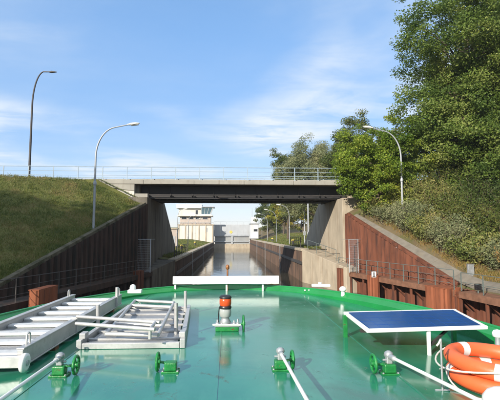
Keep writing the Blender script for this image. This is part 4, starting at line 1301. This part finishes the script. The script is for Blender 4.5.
# ------------------------------------------------------------------ deck fittings with hand wheels
def hand_wheel(root, c, r, m):
    wh = build('handwheel', MB().torus(c, r, .011, (1, 0, 0), 26, 8), m, root)
    mb = MB()
    for k in range(4):
        a = k * math.pi / 2 + .4
        mb.tube([c, (c[0], c[1] + math.cos(a) * r, c[2] + math.sin(a) * r)], .007, 6)
    build('spokes', mb, m, wh)
    build('hub', MB().lathe([(.016, -.02), (.02, 0), (.016, .02)], c, (1, 0, 0), 12), m, wh)
def fitting(label, bxp, whp, clamp, group='green deck fittings'):
    q = pz(bxp[0], bxp[1], ZD); wq = py(whp[0], whp[1], q.y)
    root = empty('deck_fitting', (q.x, q.y, ZD), label, 'fitting', group)
    build('foot_plate', MB().box((q.x - .065, q.y - .04, ZD), (q.x + .065, q.y + .06, ZD + .012)), M['fitgreen'], root, bevel=.003)
    build('body', MB().box((q.x - .045, q.y - .03, ZD + .012), (q.x + .045, q.y + .05, ZD + .075)), M['fitgreen'], root, bevel=.01)
    for dx in (-.055, .055):
        for dy in (-.028, .048):
            build('bolt', MB().lathe([(.008, 0), (.008, .006), (.004, .008)], (q.x + dx, q.y + dy, ZD + .012), n=6, smooth=False), M['galv'], root)
    build('spindle', MB().tube([(q.x, q.y + .01, ZD + .06), (wq.x, q.y + .01, ZD + .075)], .010, 8), M['fitgreen'], root)
    hand_wheel(root, (wq.x, q.y + .01, ZD + .075), .062, M['fitgreen'])
    if clamp:
        cl = build('clamp', MB().box((q.x - .022, q.y - .012, ZD + .075), (q.x + .022, q.y + .03, ZD + .125)), M['galv'], root, bevel=.006)
        build('clamp_cap', MB().lathe([(.028, 0), (.034, .012), (.03, .03), (.012, .042)], (q.x, q.y + .008, ZD + .125), n=14), M['galv'], cl)
        build('bolt', MB().tube([(q.x - .045, q.y + .008, ZD + .10), (q.x + .045, q.y + .008, ZD + .10)], .008, 8), M['galv'], cl)
    return Vector((q.x, q.y, ZD + .13))
a1 = fitting('green handwheel fitting holding the left rod near the gangway wheel', (59, 376), (75.5, 366), True)
a2 = fitting('green handwheel fitting without a rod at the lower centre left', (170.5, 372), (157.5, 363), False)
a3 = fitting('green handwheel fitting holding the centre rod', (280.5, 370), (292.5, 358), True)
a4 = fitting('green handwheel fitting holding the right rod beside the solar panel', (389.5, 374), (374, 363), True)
def rod(label, a, pix):
    e = pz(pix[0], pix[1], ZD + .17)
    d = (e - a)
    tip = a + d * 1.9
    root = empty('support_rod', a, label, 'rod', 'pale rods toward the viewer')
    build('tube', MB().tube([a - d * .02, a + d * .9, tip], .0115, 12), M['white'], root)
    dn = d.normalized()
    build('end_sleeve', MB().tube([a - dn * .045, a + dn * .075], .020, 12), M['galv'], root)
    build('prop', MB().tube([(tip.x, tip.y, ZD), tip], .016, 10), M['galv'], root)
    build('prop_foot', MB().box((tip.x - .05, tip.y - .05, ZD), (tip.x + .05, tip.y + .05, ZD + .01)), M['galv'], root)
rod('pale rod running to the bottom left corner', a1, (0, 400))
rod('white rod running down from the centre fitting', a3, (307, 400))
rod('white rod running down toward the lifebuoys', a4, (478, 400))

# lantern on its own fitting
q = pz(228.5, 331, ZD)
ln = empty('signal_lantern', (q.x, q.y, ZD), 'orange and clear two tier signal lantern on a green deck mount', 'lantern')
X, Y = q.x, q.y
build('mount', MB().box((X - .14, Y - .03, ZD), (X + .11, Y + .09, ZD + .045)), M['fitgreen'], ln, bevel=.008)
build('clamp_plate', MB().box((X - .15, Y - .02, ZD + .045), (X + .12, Y + .08, ZD + .075)), M['galv'], ln, bevel=.006)
for dx, hh in ((-.12, .045), (-.07, .03), (.06, .035), (.10, .05)):
    build('clamp_bolt', MB().lathe([(.018, 0), (.018, .012), (.010, .014), (.010, hh)], (X + dx, Y + .01, ZD + .075), n=10), M['galv'], ln)
build('clamp_bar', MB().tube([(X - .17, Y - .025, ZD + .072), (X + .13, Y - .03, ZD + .07)], .011, 8), M['white'], ln)
lx = X - .035
build('base_ring', MB().lathe([(.05, .075), (.062, .09), (.045, .12), (.04, .14), (.058, .15)], (lx, Y + .03, ZD), n=20), M['galv'], ln)
build('clear_lens', MB().lathe([(.055, .15), (.062, .165), (.064, .195), (.062, .225), (.055, .235)], (lx, Y + .03, ZD), n=20), M['clearlens'], ln)
build('middle_ring', MB().lathe([(.064, .235), (.067, .240), (.067, .252), (.060, .265)], (lx, Y + .03, ZD), n=20), M['black'], ln)
build('orange_lens', MB().lathe([(.056, .265), (.064, .28), (.065, .31), (.064, .335), (.056, .345)], (lx, Y + .03, ZD), n=20), M['redlens'], ln)
build('cap', MB().lathe([(.066, .345), (.068, .355), (.05, .375), (.01, .38)], (lx, Y + .03, ZD), n=20), M['black'], ln)
build('cable', MB().tube([(lx - .07, Y + .05, ZD + .08), (lx - .075, Y + .05, ZD + .16), (lx - .066, Y + .045, ZD + .25)], .006, 6), M['black'], ln)
wq = py(243.5, 322, q.y)
build('spindle', MB().tube([(X + .1, Y + .02, ZD + .05), (wq.x, Y + .02, ZD + .075)], .010, 8), M['fitgreen'], ln)
hand_wheel(ln, (wq.x, Y + .02, ZD + .072), .085, M['fitgreen'])

# ------------------------------------------------------------------ gangway ramp (left)
ga = empty('gangway', (-1.9, 4.7, ZD), 'aluminium gangway ramp with cleats lying on the left deck', 'gangway')
xr_, xl_ = pz(38, 357, ZD).x + .02, pz(75, 297, ZD + .12).x
y0g, y1g = 3.38, 6.35
def gx(side, y): return xr_ if side > 0 else xl_
for sd_ in (1, -1):
    x = gx(sd_, 0)
    mb = MB().box((x - .022, y0g, ZD + .035), (x + .022, y1g, ZD + .155))
    mb.box((x - .03, y0g, ZD + .155), (x + .03, y1g, ZD + .168))
    mb.box((x - .03, y0g, ZD + .022), (x + .03, y1g, ZD + .035))
    build('side_beam', mb, M['alu'], ga, bevel=.004)
nb = 9
for i in range(nb):
    y = 3.42 + i * .345
    build('cleat', MB().box((xl_ + .024, y, ZD + .093), (xr_ - .024, y + .105, ZD + .122)), M['alubright'], ga, bevel=.006)
    if i < nb - 1:
        build('tread', MB().box((xl_ + .024, y + .109, ZD + .075), (xr_ - .024, y + .341, ZD + .092)), M['alufloor'], ga)
build('end_bar', MB().box((xl_ - .03, y0g - .045, ZD + .03), (xr_ + .03, y0g - .003, ZD + .12)), M['alu'], ga, bevel=.006)
for (x, y) in ((xr_ - .005, 3.52), (xl_ + .005, 6.15), (xr_ - .0, 6.28)):
    build('lifting_eye', MB().tube([(x, y - .03, ZD + .165), (x, y - .03, ZD + .24), (x, y + .0, ZD + .255), (x, y + .03, ZD + .24), (x, y + .03, ZD + .165)], .008, 8), M['alu'], ga)
build('joint_bracket', MB().box((xr_ - .028, 4.5, ZD + .03), (xr_ + .036, 4.58, ZD + .185)), M['alu'], ga, bevel=.004)
build('stanchion_socket', MB().tube([(xr_ + .03, 6.05, ZD + .04), (xr_ + .03, 6.05, ZD + .30)], .022, 10), M['alu'], ga)
wc = py(43.5, 357, 3.36)
wh = build('wheel', MB().lathe([(.05, -.02), (.068, -.014), (.07, 0), (.068, .014), (.05, .02)], (xr_ + .055, 3.34, ZD + .07), (1, 0, 0), 24), M['white'], ga)
build('hub', MB().lathe([(.02, -.03), (.02, .03)], (xr_ + .055, 3.34, ZD + .07), (1, 0, 0), 14), M['galv'], wh)
for y in (4.0, 5.9):
    build('deck_chock', MB().box((xl_ - .02, y, zdk(xl_) - .01), (xr_ + .02, y + .08, ZD + .0215)), M['timber'], ga)

# ------------------------------------------------------------------ landing platform with folded rails (left centre)
tb = empty('landing_platform', (-.95, 4.9, ZD), 'aluminium platform tray carrying folded tube railings, next to the gangway', 'platform')
FL, FR = pz(86, 344, ZD), pz(184, 344, ZD)
BL, BR = pz(128, 312, ZD), pz(187, 309, ZD)
BL = Vector((FL.x + .0, 5.85, ZD)); BR = Vector((FR.x - .12, 5.85, ZD))
FL.y = FR.y = 3.98
zt_ = ZD + .075
mb = MB().prism([(FL.x + .05, FL.y + .05, ZD + .02), (FR.x - .05, FR.y + .05, ZD + .02), (BR.x - .05, BR.y - .05, ZD + .02), (BL.x + .05, BL.y - .05, ZD + .02)], (0, 0, .018))
build('floor_plate', mb, M['alufloor'], tb)
u = Vector((0, 0, .045))
for nm, a, b, h_ in (('front_bar', FL, FR, .05), ('back_bar', BL, BR, .06), ('side_beam', FL, BL, .08), ('side_beam', FR, BR, .08)):
    d_ = (b - a).normalized() * .026 if nm != 'side_beam' else (b - a).normalized() * -.026
    build(nm, MB().beam(a + d_ + Vector((0, 0, h_ / 2 + .002)), b - d_ + Vector((0, 0, h_ / 2 + .002)), .045, h_), M['alu'], tb, bevel=.004)
for i in range(6):
    f_ = (i + .5) / 6
    a, b = FL.lerp(BL, f_), FR.lerp(BR, f_)
    build('floor_rib', MB().beam(a + Vector((.03, 0, .048)), b + Vector((-.03, 0, .048)), .03, .018), M['alu'], tb)
for (x, y_top, y_bot, Y) in ((98, 305, 324, 4.55), (176, 303, 331, 4.35), (185.5, 291, 312, 5.6)):
    a, b = py(x, y_bot, Y), py(x, y_top, Y)
    a.z = ZD + .03
    build('stanchion', MB().tube([a, b], .020, 10), M['alu'], tb)
for (x, y) in ((FL.x + .01, FL.y + .08), (FR.x - .01, FR.y + .1)):
    build('corner_lug', MB().box((x - .028, y - .05, ZD + .08), (x + .028, y + .05, ZD + .13)), M['alu'], tb, bevel=.006)
def frame(corners, z, r, label=None):
    c = [pz(x, y, z) for x, y in corners]
    return c
fr = empty('folded_railing', (-.95, 4.9, ZD + .09), 'folded tube railing lying flat on the platform tray', 'railing', 'folded gangway railings')
zr = ZD + .105
c = [pz(106, 334, zr), pz(158, 335, zr), pz(174, 302.5, zr), pz(135, 300.5, zr)]
mb = MB()
build('side_tube', MB().tube([c[0], c[3]], .019, 12), M['alu'], fr)
build('side_tube', MB().tube([c[1], c[2]], .019, 12), M['alu'], fr)
for f_ in (0.0, .22, .80, 1.0):
    build('cross_tube', MB().tube([c[0].lerp(c[3], f_), c[1].lerp(c[2], f_)], .021, 12), M['alu'], fr)
f2_ = empty('folded_railing', (-1.3, 4.4, ZD + .15), 'second tube railing laid across the platform onto the gangway beam', 'railing', 'folded gangway railings')
zr = ZD + .205
for (xa_, ya_, xb_, yb_) in ((76, 323.5, 155, 329.5), (77, 316.5, 160, 322.5)):
    build('long_tube', MB().tube([pz(xa_, ya_, zr), pz(xb_, yb_, zr)], .017, 12), M['alu'], f2_)
build('short_tube', MB().tube([pz(150, 329, zr), pz(155.5, 322.2, zr)], .015, 10), M['alu'], f2_)
build('prop', MB().tube([pz(150, 329, zr), pz(150, 329, zr) - Vector((0, 0, .085))], .015, 10), M['alu'], f2_)
# ------------------------------------------------------------------ solar panel
zf, zbk = ZD + .215, ZD + .25
C4 = [pz(367, 329, zf), pz(488, 325.5, zf), pz(455, 308.3, zbk), pz(343.5, 311, zbk)]
cen = sum(C4, Vector()) / 4
sp = empty('solar_panel', (cen.x, cen.y, ZD), 'blue solar panel in a white frame on legs over the right deck', 'solar panel')
up = (C4[1] - C4[0]).cross(C4[3] - C4[0]).normalized()
if up.z < 0: up = -up
for i in range(4):
    a, b = C4[i], C4[(i + 1) % 4]
    ins = (cen - (a + b) / 2).normalized() * .018
    cut = (b - a).normalized() * (.019 if i % 2 else 0)
    build('frame_bar', MB().beam(a + ins * (0 if i % 2 == 0 else 1) + cut + (ins if i % 2 == 0 else Vector()) - up * .02, b + ins + (-cut) - up * .02,   .028, .032, up), M['white'], sp, bevel=.004)
inn = [p + (cen - p).normalized() * .05 for p in C4]
ms_ = mat('solar_cells', (0.014, 0.075, 0.27), 0.12, var=0.15, scale=1.5, rvar=.03, spec=.6)
build('cell_glass', MB().prism([p - up * .014 for p in inn], up * .008), ms_, sp)
for i in range(1, 10):
    a, b = inn[0].lerp(inn[1], i / 10), inn[3].lerp(inn[2], i / 10)
    build('bus_bar', MB().beam(a - up * .0053, b - up * .0053, .003, .001, up), mat('cell_gap', (.018, .085, .29), .15) if i == 1 else bpy.data.materials['cell_gap'], sp)
for i in range(1, 5):
    a, b = inn[0].lerp(inn[3], i / 5), inn[1].lerp(inn[2], i / 5)
    build('bus_bar', MB().beam(a - up * .0052, b - up * .0052, .003, .001, up), bpy.data.materials['cell_gap'], sp)
pf = C4[0].lerp(C4[1], .51)
pf = pf + Vector((0, .03, 0))
build('leg', MB().box((pf.x - .015, pf.y - .012, zdk(pf.x) - .003), (pf.x + .015, pf.y + .012, zf - .04)), M['white'], sp, bevel=.003)
for p in (C4[3] + Vector((.0, -.05, 0)), C4[2] + Vector((-.05, -.05, 0))):
    build('leg', MB().box((p.x - .02, p.y - .02, zdk(p.x) - .003), (p.x + .02, p.y + .02, zbk - .03)), M['fitgreen'], sp, bevel=.003)
build('brace', MB().beam(C4[0].lerp(C4[3], .25) - up * .06, C4[1].lerp(C4[2], .25) - up * .06, .03, .03), M['darksteel'], sp)
build('brace', MB().beam(pf + Vector((.02, .02, -.17)), pf + Vector((.28, .16, -.045)), .02, .02), M['darksteel'], sp)

# ------------------------------------------------------------------ lifebuoys
def lifebuoy(label, c, Rr, r, bands, tilt, knots, flat=1.05):
    ax = Vector((tilt[0], tilt[1], 1)).normalized()
    c = Vector(c)
    root = empty('lifebuoy', c - ax * r, label, 'lifebuoy', 'orange lifebuoys')
    build('ring', MB().torus(c, Rr, r, ax, 56, 18, flat=flat), M['orange'], root)
    a = ax.orthogonal().normalized(); b = ax.cross(a)
    off = math.atan2(a.y, a.x)
    def pt(an, rad, h=0):
        e = a * math.cos(an - off) + b * math.sin(an - off)
        return c + e * rad + ax * h
    for bd_ in bands:
        an = R(bd_)
        mb = MB().torus(c, Rr, r * 1.035, ax, 6, 18, a0=an - off - .13, a1=an - off + .13, flat=flat)
        build('white_band', mb, M['white'], root)
    bs = sorted(bands)
    for i in range(len(bs)):
        a0, a1 = bs[i], bs[(i + 1) % len(bs)]
        if a1 <= a0: a1 += 360
        pts = []
        for k in range(17):
            f = k / 16
            an = R(lerp(a0, a1, f))
            bul = .055 * math.sin(math.pi * f)
            pts.append(pt(an, Rr + r * 1.06 + bul, -.04 * math.sin(math.pi * f) + r * .35 * math.cos(2 * math.pi * f)))
        build('grab_rope', MB().tube(pts, .0065, 8), M['rope'], root)
    return root
lc = Vector((1.95, 3.0, 0))
lifebuoy('upper orange lifebuoy with white bands and rope', (lc.x, lc.y, ZD + .122), .325, .051, (238, 112, 20, 318), (SLOPE + .01, -.015), 4)
lifebuoy('lower orange lifebuoy under the other', (lc.x + .01, lc.y - .005, ZD + .012), .325, .051, (262, 165, 80, 350), (SLOPE, 0), 4)
rk = empty('buoy_stay', (lc.x, lc.y, ZD), 'thin upright rod with foot holding the lifebuoys in place', 'rod')
e = pz(442.5, 389, ZD)
build('upright', MB().tube([(e.x, e.y, zdk(e.x) - .003), (e.x, e.y, ZD + .33)], .007, 8), M['galv'], rk)
build('hook_bar', MB().tube([(e.x, e.y, ZD + .325), (e.x - .02, e.y - .01, ZD + .30), (e.x - .035, e.y - .01, ZD + .285)], .007, 8), M['rope'], rk)
build('base_bar', MB().tube([(e.x - .05, e.y, zdk(e.x) + .006), (e.x + .05, e.y, zdk(e.x) + .003)], .006, 8), M['galv'], rk)

# white dome in the bottom right corner, and a second vent near the panel corner
q = py(503, 404, 2.25)
dm = empty('antenna_dome', (q.x, 2.25, ZD), 'round white antenna dome in the bottom right corner', 'antenna')
build('dome', MB().lathe([(.05, -.06), (.085, -.05), (.10, -.01), (.098, .03), (.075, .062), (.04, .08), (.003, .086)], (q.x, 2.25, q.z), n=28), M['white'], dm)
build('stem', MB().tube([(q.x, 2.25, ZD), (q.x, 2.25, q.z - .055)], .025, 12), M['white'], dm)
build('foot_plate', MB().lathe([(.07, 0), (.07, .012)], (q.x, 2.25, ZD), n=20), M['white'], dm)
q = py(497.5, 334, 3.55)
vt = empty('mushroom_vent', (q.x, 3.55, ZD), 'grey mushroom vent at the front right corner of the solar panel', 'vent', 'deck vents')
build('stem', MB().tube([(q.x, 3.55, zdk(q.x) - .003), (q.x, 3.55, q.z - .02)], .022, 12), M['galv'], vt)
build('cap', MB().lathe([(.02, -.03), (.04, -.02), (.042, .01), (.03, .03), (.004, .038)], (q.x, 3.55, q.z), n=16), M['white'], vt)

# ------------------------------------------------------------------ thin autumn haze over the canal
hm = bpy.data.materials.new('haze')
hm.use_nodes = True
ht = hm.node_tree
ht.nodes.remove(ht.nodes['Principled BSDF'])
pv = ht.nodes.new('ShaderNodeVolumePrincipled')
pv.inputs['Color'].default_value = (0.86, 0.92, 1.0, 1)
pv.inputs['Density'].default_value = 0.0003
pv.inputs['Anisotropy'].default_value = 0.0
ht.links.new(pv.outputs[0], ht.nodes['Material Output'].inputs['Volume'])
build('haze', MB().box((-660, -420, -6), (660, 720, 38)), hm, kind='stuff', label='thin pale haze over the canal and lock', cat='haze')
